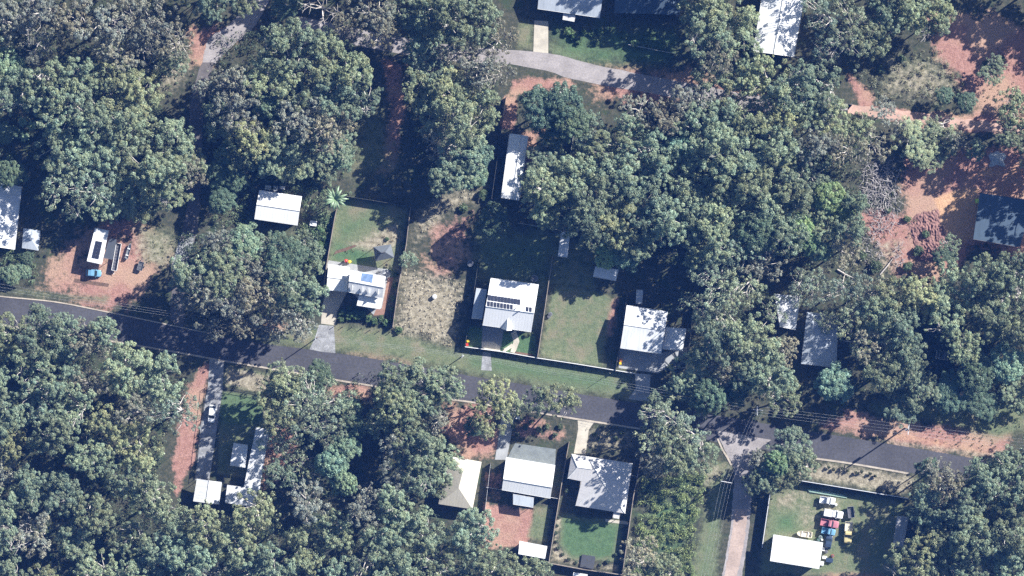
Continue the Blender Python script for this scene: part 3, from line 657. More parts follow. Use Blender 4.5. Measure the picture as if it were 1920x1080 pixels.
def wood(rg, tips, Hh, r0, lean=.08, limbs=5, pale=1):
    mb = MB(); top = Vector((rg.normal() * lean * Hh, rg.normal() * lean * Hh, Hh * .55)); mb.tube([(0, 0, -.2), Vector((0, 0, Hh * .2)) + top * .1, top], [r0 * 1.25, r0, r0 * .7], 7)
    tips = [Vector(t) for t in tips]
    if not tips: return mb
    ang = sorted(tips, key=lambda t: math.atan2(t.y, t.x)); g_ = [ang[i::1] for i in (0,)][0]; per = max(1, math.ceil(len(g_) / limbs))
    for i in range(0, len(g_), per):
        grp = g_[i:i + per]; c_ = sum(grp, Vector()) / len(grp); node = top.lerp(c_, .55); node.z = top.z + (c_.z - top.z) * .45
        mb.tube([top - Vector((0, 0, .2)), top.lerp(node, .5) + Vector((rg.normal() * .2, rg.normal() * .2, .1)), node], [r0 * .6, r0 * .45, r0 * .36], 5)
        for t in grp:
            mid = node.lerp(t, .5) + Vector((rg.normal() * .25, rg.normal() * .25, rg.normal() * .15)); mb.tube([node, mid, t], [r0 * .36, r0 * .25, r0 * .1], 4, cap=False)
    return mb
def proto(kind, seed):
    """a crown mesh and a trunk mesh for a tree of unit radius 5 m and height 12 m"""
    rg = np.random.default_rng(seed); Rr, Hh = 5.0, 12.0; cl = []
    if kind in 'GYOS':
        nb = rg.integers(7, 11); base = rg.uniform(0, 6.28); sx, sy = rg.uniform(.82, 1.1), rg.uniform(.82, 1.1)
        for i in range(nb):
            a = base + i * 6.28 / nb + rg.normal() * .4; rr = Rr * rg.uniform(.35, .84) if i else 0; hz = Hh * rg.uniform(.64, .95)
            bx, by = rr * math.cos(a) * sx, rr * math.sin(a) * sy; br = rg.uniform(.9, 2.3)
            for j in range(int(br ** 1.5 * {'O': 7, 'S': 4.2}.get(kind, 9.5))):
                q = rg.normal(size=3); q /= np.linalg.norm(q); q *= br * rg.uniform(.25, 1.12) ** .5; cl.append((bx + q[0], by + q[1], hz + abs(q[2]) * .75 - (q[0] ** 2 + q[1] ** 2) * .12))
        for j in range({'O': 26, 'S': 9}.get(kind, 60)):   # lower inner foliage and loose sprays
            a = rg.uniform(0, 6.28); rr = Rr * math.sqrt(rg.uniform(0, 1)) * 1.02; cl.append((rr * math.cos(a) * sx, rr * math.sin(a) * sy, Hh * rg.uniform(.52, .8)))
        rad = rg.uniform(.2, .66, len(cl)) * (1.0 if kind != 'O' else .9); n = {'G': 95, 'Y': 95, 'O': 66, 'S': 58}[kind]; sz = .125
    elif kind in 'BD':
        for j in range(150 if kind == 'B' else 150):
            a = rg.uniform(0, 6.28); rr = Rr * math.sqrt(rg.uniform(0, 1)) * .86 * (1 + .13 * math.sin(a * 3 + seed) + .08 * math.sin(a * 7 + seed)); cl.append((rr * math.cos(a), rr * math.sin(a), Hh * (.52 + .4 * math.sqrt(max(0, 1 - (rr / Rr) ** 2))) + rg.normal() * .3))
        rad = rg.uniform(.4, .85, len(cl)); n = 110 if kind == 'B' else 130; sz = .18 if kind == 'B' else .14
    cl = np.array(cl); V, F, T = leaves_np(rg, cl, rad, n, sz)
    cm = fast_mesh('crown', V, F, {'tone': T}); cm.materials.append(M['leaf'])
    sel = cl[rg.permutation(len(cl))[:26 if kind in 'GYOS' else 14]] - np.array([0, 0, .3])
    mb = wood(rg, [tuple(t) for t in sel], Hh, .24, limbs=6); tmp = mb.build('trunk', M['bark'], fix=False, smooth=True); tm = tmp.data; bpy.data.objects.remove(tmp)
    return cm, tm
PR = {k: [proto(k, 100 + 7 * i + ord(k)) for i in range(n)] for k, n in (('S', 3), ('G', 8), ('Y', 5), ('O', 6), ('B', 3), ('D', 3))}
TONE = {'S': (.235, .29, .195), 'G': (.226, .281, .176), 'Y': (.285, .33, .19), 'O': (.262, .268, .2), 'L': (.27, .39, .19), 'B': (.205, .30, .20), 'D': (.115, .175, .11)}
WORDS = {'L': 'lime green leafy tree', 'S': 'sparse grey-green gum tree', 'G': 'grey-green gum tree', 'Y': 'yellowish-green gum tree', 'O': 'thin olive-brown gum tree', 'B': 'bright green bushy tree', 'D': 'dark green dense tree'}
LM = [('white cabin with solar panels', 184, 462), ('blue parked car', 176, 512), ('lone white gabled house', 521, 390), ('grey gazebo', 719, 474), ('white driveway car', 398, 776),
      ('long narrow white shed', 965, 312), ('central solar panel house', 957, 572), ('stepped white house', 1220, 620), ('cream hip roof', 868, 905), ('off-white gabled house', 990, 895), ('big pale hip roof', 1125, 908),
      ('long thin compound building', 480, 860), ('big plain white shed', 1494, 1035), ('four-way wire pole', 1421, 770), ('tall white shed roof', 1460, 50), ('blue-grey corrugated shed', 1870, 412),
      ('grey-white hip roof', 1537, 650), ('pale grey top house', 1070, 12), ('brushwood heap', 1650, 370), ('photo\'s bottom-left corner', 0, 1080), ('photo\'s top-left corner', 0, 0), ('photo\'s bottom-right corner', 1920, 1080), ('photo\'s top-right corner', 1920, 0), ('western white roof', 15, 405), ('sunlit red lane', 350, 800)]
ONES = 'zero one two three four five six seven eight nine ten eleven twelve thirteen fourteen fifteen sixteen seventeen eighteen nineteen'.split()
def num(n): return ONES[n] if n < 20 else ('twenty thirty forty fifty sixty seventy eighty ninety'.split()[n // 10 - 2] + ('-' + ONES[n % 10] if n % 10 else ''))
DIRS = ['east', 'north-east', 'north', 'north-west', 'west', 'south-west', 'south', 'south-east']
used = set()
def place_label(head, px, py):
    for nm, x, y in sorted(LM, key=lambda l: math.dist((l[1], l[2]), (px, py))):
        d = math.dist((x, y), (px, py)) / PX; a = math.degrees(math.atan2(y - py, px - x)) % 360
        s = f"{head} {num(min(99, max(1, round(d))))} metres {DIRS[int((a + 22.5) // 45) % 8]} of the {nm}"
        if s not in used: used.add(s); return s
    return s
def tree(px, py, r, kind, h=None, group='trees of the wooded blocks', name=None):
    rg = random.Random(int(px * 131 + py * 17)); h = h * 1.06 if h else (6.2 + .19 * r) * rg.uniform(.84, 1.2); R = r / PX
    pk = 'B' if kind == 'L' else kind; cm, tm = PR[pk][rg.randrange(len(PR[pk]))]; s = R / 5.0 * 1.1
    name = name or {'L': 'broadleaf_tree', 'S': 'gum_tree', 'G': 'gum_tree', 'Y': 'gum_tree', 'O': 'gum_tree', 'B': 'broadleaf_tree', 'D': 'evergreen_tree'}[kind]
    b = P(px, py, h * .8); root = empty(name, (b.x, b.y, 0), rg.uniform(0, 6.28), label=place_label(WORDS[kind], px, py), cat='tree', group=group); root.scale = (s, s, h / 12.0)
    t = TONE[kind]; k = rg.uniform(.74, 1.22); wv = rg.uniform(-.07, .07)
    c_ = link('crown', cm, None, root); c_.color = (t[0] * k * (1 + wv), t[1] * k, t[2] * k * (1 - wv * 1.4), 1)
    link('trunk', tm, None, root)
TREES = []
def T(s):
    for e in s.split():
        q = e.split(','); TREES.append((float(q[0]), float(q[1]), float(q[2]), q[3], float(q[4]) if len(q) > 4 else None))
# north-west wood
T('20,40,45,O 78,22,42,O 130,35,45,O 187,45,46,O 242,42,42,O 300,42,42,O 335,78,36,O 272,88,40,O 215,88,38,O 62,80,36,O 15,125,34,B,8 325,118,28,G,8')
T('30,172,45,G 90,165,45,G 150,150,40,G 207,165,48,Y 258,172,45,Y 120,218,46,G 182,222,48,G 240,228,46,G 325,255,42,G 290,272,34,G 115,285,48,Y 175,290,48,G 235,292,46,G 345,302,40,G,10.5 298,325,46,G 365,322,30,O')
T('110,345,44,S,13 165,350,45,S,13 215,368,44,G,8 262,375,40,G,6.5 312,352,42,G,8.5 145,388,28,S,9 40,350,0.1,G'.replace(' 40,350,0.1,G', ''))
T('10,250,22,B,4 18,325,28,D,8 20,515,20,B,5 44,508,16,B,4 50,485,14,D,4')
# north block
T('412,152,30,O,9 408,196,28,G,9 414,242,28,G,9 518,92,40,G 560,85,44,G 612,108,44,G 655,140,42,G 672,185,38,G 440,165,38,O 505,150,46,G 570,160,46,G 625,185,42,G 500,200,27,B 440,212,42,O 560,215,44,O 622,238,40,O 468,258,40,Y 525,262,44,G 585,278,44,Y,9 638,270,34,G,8 640,298,24,B,6.5 500,300,38,G,9 548,312,36,G,8 600,312,32,G,7 430,288,26,B,7 380,165,26,O')
T('400,5,38,G 462,2,26,G,7 535,8,30,D,5 700,22,42,O 650,55,30,O 722,62,34,O 790,70,38,G 760,28,38,G 805,30,38,G 850,40,46,G 905,32,42,G 930,72,34,O 865,95,38,O 805,122,40,G 900,128,38,O 938,140,28,O 795,165,38,G 850,180,46,Y 895,185,38,Y 812,215,40,G 865,232,46,Y 900,222,30,Y 822,270,38,O 866,288,44,G,12 898,290,26,B 838,330,38,G,10 880,325,32,B,9.5')
T('405,330,26,D,7 415,375,26,D,7 440,335,26,D,7 455,300,26,G')
# middle wood, north of the central houses
T('1015,205,40,D,11 1055,195,40,D,12 1070,225,38,D,11 1040,245,36,D,8 990,185,16,B,4 1110,258,42,G,10 1150,290,42,G 1185,250,34,G 1025,300,34,G,7 1000,335,30,Y,6 1030,350,44,Y 1080,325,44,G 1065,388,46,Y 1015,385,34,Y 1120,368,48,G 1170,335,46,G 1222,298,44,G 1262,320,40,Y 1275,285,32,B 1105,425,40,G,18 1162,418,46,Y,15 1212,385,46,G 1200,448,40,G 1250,415,44,G 1292,368,42,G 1300,420,38,G 1335,398,42,Y 1340,452,40,Y 1312,478,30,G 1140,478,26,L,7 1175,480,28,B,8')
T('1200,215,36,O 1250,225,40,O 1300,195,42,O 1312,240,44,G 1360,232,44,G 1370,185,42,Y 1418,232,44,G 1350,290,46,G 1402,290,46,G 1452,280,44,G 1460,332,46,G 1402,345,46,G 1350,340,44,G 1440,390,46,G 1490,370,42,G 1510,315,42,G 1390,400,44,G 1420,440,42,D 1380,470,40,S,14 1470,440,42,G 1430,490,40,O 1550,370,32,L 1580,390,28,L 1500,425,28,L 1515,455,24,L 1540,470,22,B 1520,400,26,G 1595,430,32,G 1605,380,24,G 1580,470,34,O 1545,420,28,G')
T('1440,150,42,Y 1492,165,44,G 1540,165,40,G 1480,210,34,Y 1522,205,34,G 1560,215,36,Y 1392,150,36,Y 1335,150,30,Y 1550,255,38,O 1592,285,32,O 1530,275,38,O 1320,20,44,Y 1370,30,42,Y 1330,72,44,G 1380,80,38,Y 1395,40,20,Y 1345,115,32,O')
T('1545,25,40,S,12 1600,38,44,S,13 1585,85,42,S,12 1640,75,34,G 1660,25,38,G 1705,22,40,G 1745,18,40,Y 1762,30,26,Y 1540,95,26,S,9 1770,178,17,D,4.5 1812,190,20,D,5 1862,132,26,G,5 1900,200,34,Y 1908,250,34,G 1718,262,42,Y,5.5 1765,250,34,Y,6 1690,240,26,O,5 1740,290,32,Y,5 1832,280,20,G,6 1660,210,24,O,5 1610,245,34,Y 1640,270,30,O 1800,262,20,O,7')
# east
T('1345,500,40,S,13 1340,540,48,S,13 1392,540,38,S,14 1362,590,42,S,13 1320,590,34,S,11 1340,640,44,G 1415,645,48,G,15 1400,695,38,G 1445,705,40,G 1350,692,42,O 1300,700,40,Y,10 1470,745,32,G,9 1470,660,30,O 1500,540,32,S,10 1535,535,36,S,9 1575,545,38,S,10 1600,592,40,S,10 1620,550,38,S,10 1570,595,26,S,7 1615,645,38,S,10 1652,600,42,G 1650,545,32,O 1692,620,40,G 1690,560,38,Y 1735,558,42,Y 1790,545,42,Y 1772,600,38,Y 1702,672,42,G 1722,722,40,G,8 1660,702,38,G 1565,720,36,B,9 1692,765,34,G,5 1850,518,38,G 1890,560,44,G 1860,605,40,G 1902,508,36,G 1905,622,36,G 1780,462,20,G,5 1772,487,24,D,5 1892,682,36,B,9 1640,650,34,O 1790,735,40,D,6 1832,700,40,D,9 1842,755,32,D,5 1905,742,28,G,6 1820,570,30,G 1810,650,30,G 1545,600,22,S,6 1450,580,26,S,8 1290,565,20,S,6 1275,725,28,G 1330,745,34,D 1380,735,26,D')
T('1482,842,40,G,9 1500,868,32,G,9 1440,895,30,G,8 1415,905,22,G,7 1458,868,26,L,10 1425,862,24,O,8 1470,895,26,G,8 1752,888,32,O 1782,920,40,O 1742,952,38,G 1802,960,40,G 1842,900,38,G 1882,908,44,G 1912,950,40,G 1862,968,44,G 1822,1010,44,G 1762,1010,44,G 1732,1045,42,Y 1692,1062,36,Y 1782,1060,44,G 1852,1045,44,G 1902,1010,44,G 1902,1062,44,G 1900,870,34,G 1740,880,22,D,8')
T('1250,780,44,S,13 1285,805,46,S,13 1235,822,44,S,12 1302,850,38,G,10 1225,868,34,O 1265,855,42,G 1235,750,26,G 1200,1050,38,O 1242,1068,36,G')
# centre-south
T('540,722,42,Y 508,738,28,Y 598,705,28,D,7 570,752,44,S,14 622,752,40,S,13 528,782,38,Y 580,802,44,S,13 630,802,38,S,12 522,835,32,S,6 560,865,32,S,9 592,892,30,S,7 622,868,32,B,11 645,840,30,B,10 645,905,26,B 655,765,24,B,8 520,890,32,G 660,800,26,D')
T('740,712,32,G 788,708,36,G 832,722,34,G 740,752,40,G 792,760,40,G 718,792,32,G 770,802,40,G 820,790,32,O 740,835,38,O 790,842,44,G 830,868,36,G 780,885,42,G 815,905,28,G,9 745,890,32,O 930,740,34,Y 955,765,22,Y,8 918,782,34,Y 888,800,20,D,5 1010,750,28,Y,9 1055,752,32,Y,10')
T('455,455,36,B,9 500,465,26,G,8 535,475,38,D,9 565,455,24,G,6 590,470,18,G,5 402,450,32,O 360,512,44,G,12 345,558,32,O,9 420,510,42,G 470,520,42,O 380,560,38,O 430,572,42,O 490,560,44,O 540,545,42,G 582,555,34,G 512,602,38,O 560,602,36,O 452,612,32,O 520,510,30,D 590,500,18,G,5 395,610,28,O')
T('763,487,18,G,5 925,415,32,D,9 190,620,30,G 130,628,34,G 72,590,22,G,7')
# dense southern wood: crowns fill the block by even spacing
EDGE = [(-20,628),(60,618),(150,630),(215,642),(262,668),(330,690),(362,705),(345,760),(320,800),(300,860),(290,905),(318,960),(345,985),(420,965),(470,965),(560,930),(620,950),(700,940),(760,945),(850,985),(905,1000),(900,1050),(1010,1072),(1010,1100),(-20,1100)]
def inside(x, y, poly):
    c = False; n = len(poly)
    for i in range(n):
        (x1, y1), (x2, y2) = poly[i], poly[(i + 1) % n]
        if (y1 > y) != (y2 > y) and x < (x2 - x1) * (y - y1) / (y2 - y1) + x1: c = not c
    return c
rr_ = random.Random(11); acc = []
for _ in range(9000):
    x, y = rr_.uniform(-20, 1010), rr_.uniform(600, 1100)
    if inside(x, y, EDGE) and all(math.dist((x, y), a) > 57 for a in acc): acc.append((x, y))
for x, y in acc:
    if x > 430 and x < 500 and y < 960: y += 18
    TREES.append((x, y, rr_.uniform(36, 47), rr_.choices('GYOS', (8, 3, 3, 1))[0], None))
for t in TREES: tree(*t)
n_in = len(TREES)
# crowns just beyond the frame that throw their shade into it
TREES = []
T('1985,335,50,G,15 1962,295,40,G,13 2010,370,44,G,12 1975,280,40,O,11 2010,300,40,G,12 2060,330,40,G,14 1990,10,44,G,10.5 1965,-40,44,G,14 1900,-45,40,G,12 2035,-30,44,G,14 2010,60,36,G,7 1975,215,36,G,13 2020,235,40,G,13 1960,160,30,G,12 1960,900,44,G,13 1965,830,40,G,12 1965,700,40,G,8 1960,620,40,G,13 1965,560,40,G,12 1250,-60,44,G,14 1320,-50,44,G,14 1400,-50,40,G,13 1200,-90,40,G,14 1560,-40,44,S,13 1620,-50,44,S,14 1690,-45,44,G,13 1760,-40,40,G,12 900,-40,44,G,12 830,-40,44,G,12 760,-40,44,G,12 690,-45,44,G,12 600,-60,40,G,12 960,-50,36,G,11 250,-30,44,O,12 150,-35,44,O,12 60,-35,44,O,12 -40,60,40,G,12 -40,160,40,G,12 -45,300,40,G,10 340,-30,40,G,12 420,-40,40,G,12 1950,1040,40,G,12 1960,980,40,G,12')
for t in TREES: tree(*t, group='gum trees beyond the edge of the photo')
# dead and leafless trees
def bare(px, py, r, h, label, fine=8):
    rg = np.random.default_rng(int(px + py)); b = P(px, py, h * .7); root = empty('dead_tree', (b.x, b.y, 0), label=label, cat='tree'); R = r / PX; mb = MB(); top = Vector((0, 0, h * .4)); mb.tube([(0, 0, -.2), top], [.24, .17], 6); br = MB()
    for i in range(fine):
        a = i * 6.28 / fine + rg.normal() * .25; e = Vector((R * math.cos(a) * rg.uniform(.7, 1), R * math.sin(a) * rg.uniform(.7, 1), h * rg.uniform(.75, 1))); m1 = top.lerp(e, .45) + Vector((rg.normal() * .4, rg.normal() * .4, rg.uniform(0, .6)))
        br.tube([top, m1, e], [.13, .09, .03], 5)
        for k in range(6):
            t = rg.uniform(.3, 1); q = m1.lerp(e, t); e2 = q + Vector((rg.normal() * R * .22, rg.normal() * R * .22, rg.uniform(.1, 1))); br.tube([q, q.lerp(e2, .5) + Vector((rg.normal() * .15, rg.normal() * .15, 0)), e2], [.055, .045, .02], 4)
    mb.build('trunk', M['deadwood'], root, fix=False); br.build('branch', M['deadwood'], root, fix=False)
bare(603, 12, 44, 10, 'leafless pale dead tree with fine branches at the top edge', 9)
bare(70, 30, 34, 15, 'pale bare branched dead gum showing through the north-west canopy', 6)
bare(28, 1000, 36, 14.5, 'twisted bare pale tree near the bottom of the western edge', 7)
bare(230, 45, 26, 14.5, 'pale bare limbed tree between thin gums in the north-west wood', 5)
bare(1775, 930, 22, 13, 'pale bare limbed tree beside the east end of the vehicle yard', 5)
# ---------------------------------------------------------------- palm, shrubs, low growth
def palm(px, py, r, h, label, name='banana_palm', n=13):
    rg = np.random.default_rng(int(px)); b = P(px, py, h * .8); root = empty(name, (b.x, b.y, 0), label=label, cat='palm'); R = r / PX; mb = MB(); mb.tube([(0, 0, -.1), (0, 0, h * .7)], [.16, .11], 7); mb.build('trunk', M['post'], root)
    for i in range(n):
        a = i * 2.4; L_ = R * rg.uniform(.75, 1.05); mb = MB(); c_, s_ = math.cos(a), math.sin(a); prev = None
        for k in range(9):
            t = k / 8; x = L_ * t; z = h * .7 + math.sin(t * 2.3) * h * .25 - t * t * h * .12; wv = .05 + .38 * math.sin(math.pi * min(1, t * .9 + .1)) ** .7 * (1 - t * .5)
            cur = [Vector((x * c_ - wv * s_, x * s_ + wv * c_, z - wv * .35)), Vector((x * c_, x * s_, z)), Vector((x * c_ + wv * s_, x * s_ - wv * c_, z - wv * .35))]
            if prev:
                for q in (0, 1): mb.poly([prev[q], prev[q + 1], cur[q + 1], cur[q]])
            prev = cur
        mb.build('frond', M['frond'], root, fix=False)
M['frond'] = simple('frond', (.16, .235, .13), .45, var=.2)
palm(628, 373, 25, 6, 'big star-shaped pale green banana palm at the north-west fence corner', n=16)
for i, (x, y) in enumerate(((42, 228), (60, 236), (45, 256), (28, 246))):
    palm(x, y, 12, 3, ['small banana plant, most north-western of the four by the dark clearing', 'small banana plant, easternmost of four by the dark clearing', 'small banana plant, southernmost of four by the dark clearing', 'small banana plant, westernmost of four by the dark clearing'][i], 'banana_plant', 9)
def shrub_mesh(seed, R=1.0, n=16, sz=.11):
    rg = np.random.default_rng(seed); c_ = rg.normal(size=(n, 3)); c_ /= np.linalg.norm(c_, axis=1)[:, None]; c_ *= (rg.uniform(.1, 1, n) ** .5 * R * .75)[:, None]; c_[:, 2] = np.abs(c_[:, 2]) * .9 + .35 * R
    V, F, T_ = leaves_np(rg, c_, rg.uniform(.22, .4, n) * R, 60, sz); me = fast_mesh('foliage', V, F, {'tone': T_}); me.materials.append(M['leaf']); return me
SH = [shrub_mesh(50 + i) for i in range(4)]
stem_b = MB(); stem_b.tube([(0, 0, -.05), (.03, 0, .55)], [.06, .03], 5); so = stem_b.build('stem', M['post']); SM = so.data; bpy.data.objects.remove(so)
def shrub(px, py, r, label, group, tone=(.09, .15, .06), hs=1.0):
    rg = random.Random(int(px * 7 + py)); root = empty('shrub', P(px, py), rg.uniform(0, 6), label=label, cat='shrub', group=group); s = r / PX; root.scale = (s, s, s * hs * .9)
    o = link('foliage', SH[rg.randrange(4)], None, root); k = rg.uniform(.8, 1.25); o.color = (tone[0] * k, tone[1] * k, tone[2] * k, 1); link('stem', SM, None, root)
g_ = 'garden shrubs in front of the vented roof house'
for x, y, r in ((642,585,9),(655,590,11),(668,592,11),(680,590,9),(690,596,9),(702,602,9),(714,598,8),(722,605,8),(734,600,8),(640,598,8),(655,578,7),(748,618,9)): shrub(x, y, r, place_label('leafy green shrub', x, y), g_)
g_ = 'shrubs along the east fence of the gazebo garden'
for x, y, r in ((741,515,6),(741,535,7),(738,560,7),(735,580,6),(757,460,7),(726,448,5)): shrub(x, y, r, place_label('small garden shrub', x, y), g_)
g_ = 'shrubs beside the lone white gabled house'
for x, y, r in ((600,430,11),(612,415,9),(575,425,9),(607,445,10),(590,435,9),(612,460,9),(598,460,11),(580,490,11),(602,480,9),(600,505,10)): shrub(x, y, r, place_label('green hedge shrub', x, y), g_)
g_ = 'shrubs in the shaded garden of the top houses'
for x, y, r in ((1045,58,6),(1066,60,10),(1075,68,9),(1095,60,7),(1110,62,8),(1125,58,9),(1140,55,8),(1120,78,8),(1085,80,7),(1170,65,10),(1190,80,12),(1215,70,12),(1240,85,12)): shrub(x, y, r, place_label('shaded garden shrub', x, y), g_)
g_ = 'plants in beds around the southern lawn'
for x, y, r in ((1048,970,4),(1045,985,4),(1043,1000,5),(1044,1015,4),(1046,1028,5),(1055,1040,4),(1066,1048,5),(1080,1054,4),(1125,1058,4),(1140,1052,6),(1155,1040,5),(1085,966,4),(1092,967,4),(1100,969,4),(1107,970,4),(1062,920,7)): shrub(x, y, r, place_label('small bed plant', x, y), g_, (.08, .11, .06))
g_ = 'shrubs in the roadside front gardens'
for x, y, r in ((1115,815,6),(1122,822,5),(1140,815,5),(1155,822,7),(1165,812,5),(1170,830,6),(975,785,6),(985,800,8),(995,790,6),(1010,805,8),(1025,800,7),(1040,815,7),(1050,800,7),(962,800,6),(970,815,6),(998,655,4),(985,630,5),(1000,625,4),(993,628,4),(1258,690,9),(1270,675,8),(1245,700,8)): shrub(x, y, r, place_label('low front garden shrub', x, y), g_, (.09, .12, .06))
g_ = 'bushes of the overgrown clearing'
for x, y, r in ((1315,896,9),(1800,180,8),(1850,120,10),(1880,110,8),(1650,130,10),(1690,110,9),(1330,745,8),(870,390,10),(905,365,12),(900,345,10),(1700,410,9),(1665,395,8),(1720,470,12),(1735,440,9),(1700,500,12),(1640,500,14),(1615,480,12)): shrub(x, y, r, place_label('low wild bush', x, y), g_, (.09, .13, .06))
g_ = 'row of young trees on the roadside verge'
for i in range(9):
    x, y = 1537 + i * 13 + (i % 2) * 3, 872 + i * 2.0 + (i % 3) * 2; shrub(x, y, 4.2, place_label('slim sapling', x, y), g_, (.10, .12, .06), 2.0)
def scatter_growth(name, polys, dens, rmin, rmax, tone, leafn=26, sz=.13, kind='stuff'):
    rg = np.random.default_rng(len(polys) * 13 + int(dens * 100)); C_ = []; 
    for poly in polys:
        xs = [a[0] for a in poly]; ys = [a[1] for a in poly]; area = (max(xs) - min(xs)) * (max(ys) - min(ys)) / PX ** 2
        for _ in range(int(area * dens)):
            x, y = rg.uniform(min(xs), max(xs)), rg.uniform(min(ys), max(ys))
            if inside(x, y, poly): q = P(x, y); C_.append((q.x, q.y, 0))
    C_ = np.array(C_); rad = rg.uniform(rmin, rmax, len(C_)); C_[:, 2] = rad * .5; V, F, T_ = leaves_np(rg, C_, rad, leafn, sz, flat=.9)
    me = fast_mesh(name, V, F, {'tone': T_}); me.materials.append(M['leaf']); o = link(name, me, None); o.color = (*tone, 1); tag(o, kind=kind); return o
scatter_growth('undergrowth', [[(1200,900),(1325,885),(1310,960),(1300,1090),(1185,1090)]], .9, .35, 1.1, (.21, .27, .11), 60, .16)
scatter_growth('undergrowth', [[(1640,80),(1760,90),(1830,190),(1760,205),(1640,180),(1610,150)], [(1450,520),(1640,480),(1660,520),(1600,620),(1460,600)], [(1580,350),(1620,330),(1620,480),(1560,500)]], .5, .3, .8, (.19, .20, .12), 40, .13)
scatter_growth('undergrowth', [[(270,85),(370,80),(365,140),(310,200),(270,160)], [(0,200),(80,200),(90,330),(0,330)], [(1640,745),(1900,750),(1920,800),(1740,800)], [(885,420),(1000,420),(1030,540),(890,530)], [(640,230),(740,230),(750,380),(640,370)],[(60,85),(270,85),(270,130),(60,130)]], .16, .3, .8, (.14, .19, .10), 40, .13)
scatter_growth('undergrowth', [[(400,310),(480,300),(620,330),(640,370),(610,420),(590,500),(560,440),(570,370),(480,350),(470,420),(400,430)], [(600,400),(625,400),(610,490),(590,490)], [(0,470),(60,470),(70,530),(0,535)]], .7, .4, 1.1, (.16, .22, .12), 50, .15)
scatter_growth('undergrowth', [EDGE, [(0,0),(320,0),(340,110),(300,200),(370,300),(330,370),(100,390),(80,300),(0,180)], [(400,60),(680,60),(700,180),(650,300),(480,320),(400,250)], [(760,60),(940,60),(910,340),(780,340)],
 [(1100,250),(1320,190),(1560,190),(1620,330),(1560,500),(1340,500),(1110,470),(1000,400),(1000,320)], [(1300,500),(1440,500),(1460,740),(1300,720)], [(1600,530),(1920,500),(1920,700),(1740,760),(1620,740)], [(340,440),(600,440),(590,600),(360,600)], [(500,700),(680,700),(680,930),(500,930)], [(700,700),(840,700),(840,930),(700,930)], [(1710,900),(1920,880),(1920,1080),(1690,1080)]], .42, .5, 1.5, (.075, .105, .06), 34, .2)
scatter_growth('long_grass', [[(750,500),(868,525),(870,560),(850,650),(735,622)], [(775,400),(830,360),(905,345),(890,385),(830,410),(790,450)]], 1.0, .08, .42, (.44, .40, .29), 10, .12)
scatter_growth('weeds', [[(1580,400),(1720,410),(1720,520),(1640,560),(1560,540)], [(240,400),(330,425),(330,500),(260,500),(240,450)], [(1830,90),(1920,90),(1920,200),(1840,200)], [(1600,770),(1900,800),(1870,850),(1620,800)], [(1100,800),(1195,810),(1190,850),(1095,845)]], .5, .12, .32, (.15, .15, .08), 12, .11)
scatter_growth('garden_edging', [[(622,477),(650,468),(690,462),(720,452),(745,440),(748,448),(720,462),(690,468),(650,474),(624,484)], [(700,415),(755,405),(755,440),(720,445)]], .8, .12, .3, (.17, .14, .09), 12, .11)
def sticks(name, polys, n, lmin, lmax, mat, seed=1):
    rg = np.random.default_rng(seed); mb = MB()
    for poly in polys:
        xs = [a[0] for a in poly]; ys = [a[1] for a in poly]; c_ = 0
        while c_ < n:
            x, y = rg.uniform(min(xs), max(xs)), rg.uniform(min(ys), max(ys))
            if not inside(x, y, poly): continue
            c_ += 1; b = P(x, y); a = rg.uniform(0, 6.28); L_ = rg.uniform(lmin, lmax); z = rg.uniform(.05, 1.1); d = Vector((math.cos(a), math.sin(a), rg.normal() * .18)) * L_; r_ = rg.uniform(.02, .09)
            s_ = Vector((b.x, b.y, z)); e = s_ + d; e.z = max(.08, e.z); k = s_.lerp(e, .5) + Vector((rg.normal() * .15, rg.normal() * .15, 0)); mb.tube([s_, k, e], [r_, r_ * .8, r_ * .4], 5)
    o = mb.build(name, M[mat], fix=False); tag(o, kind='stuff')
M['brush'] = simple('grey_brush', (.36, .335, .33), .9, var=.5, scale=1.2)
sticks('brushwood', [[(1625,300),(1675,300),(1690,360),(1680,420),(1650,440),(1620,400),(1615,340)]], 420, .5, 2.5, 'brush')
sticks('brushwood', [[(1625,320),(1675,320),(1685,380),(1660,440),(1615,380)]], 70, 1.0, 3.0, 'deadwood', 9)
sticks('brushwood', [[(1612,420),(1650,430),(1655,480),(1630,520),(1612,470)]], 150, .4, 1.3, 'brush', 2)
sticks('brushwood', [[(1680,460),(1695,458),(1690,500),(1675,510)], [(1718,45),(1748,50),(1745,75),(1722,70)], [(1600,300),(1640,260),(1700,270),(1700,310),(1640,330)]], 30, .6, 2.0, 'brush', 3)
for i, (a, b, lb) in enumerate((((1570,505), (1600,521), 'long pale fallen log in the scrub south of the brushwood heap'), ((1650,515), (1676,482), 'thin fallen trunk beside the red dirt track'))):
    mb = MB(); mb.tube([P(*a, .3), P((a[0] + b[0]) / 2, (a[1] + b[1]) / 2 + 1, .4), P(*b, .3)], [.18, .15, .08], 7); tag(mb.build('fallen_log', M['deadwood']), lb, 'log')
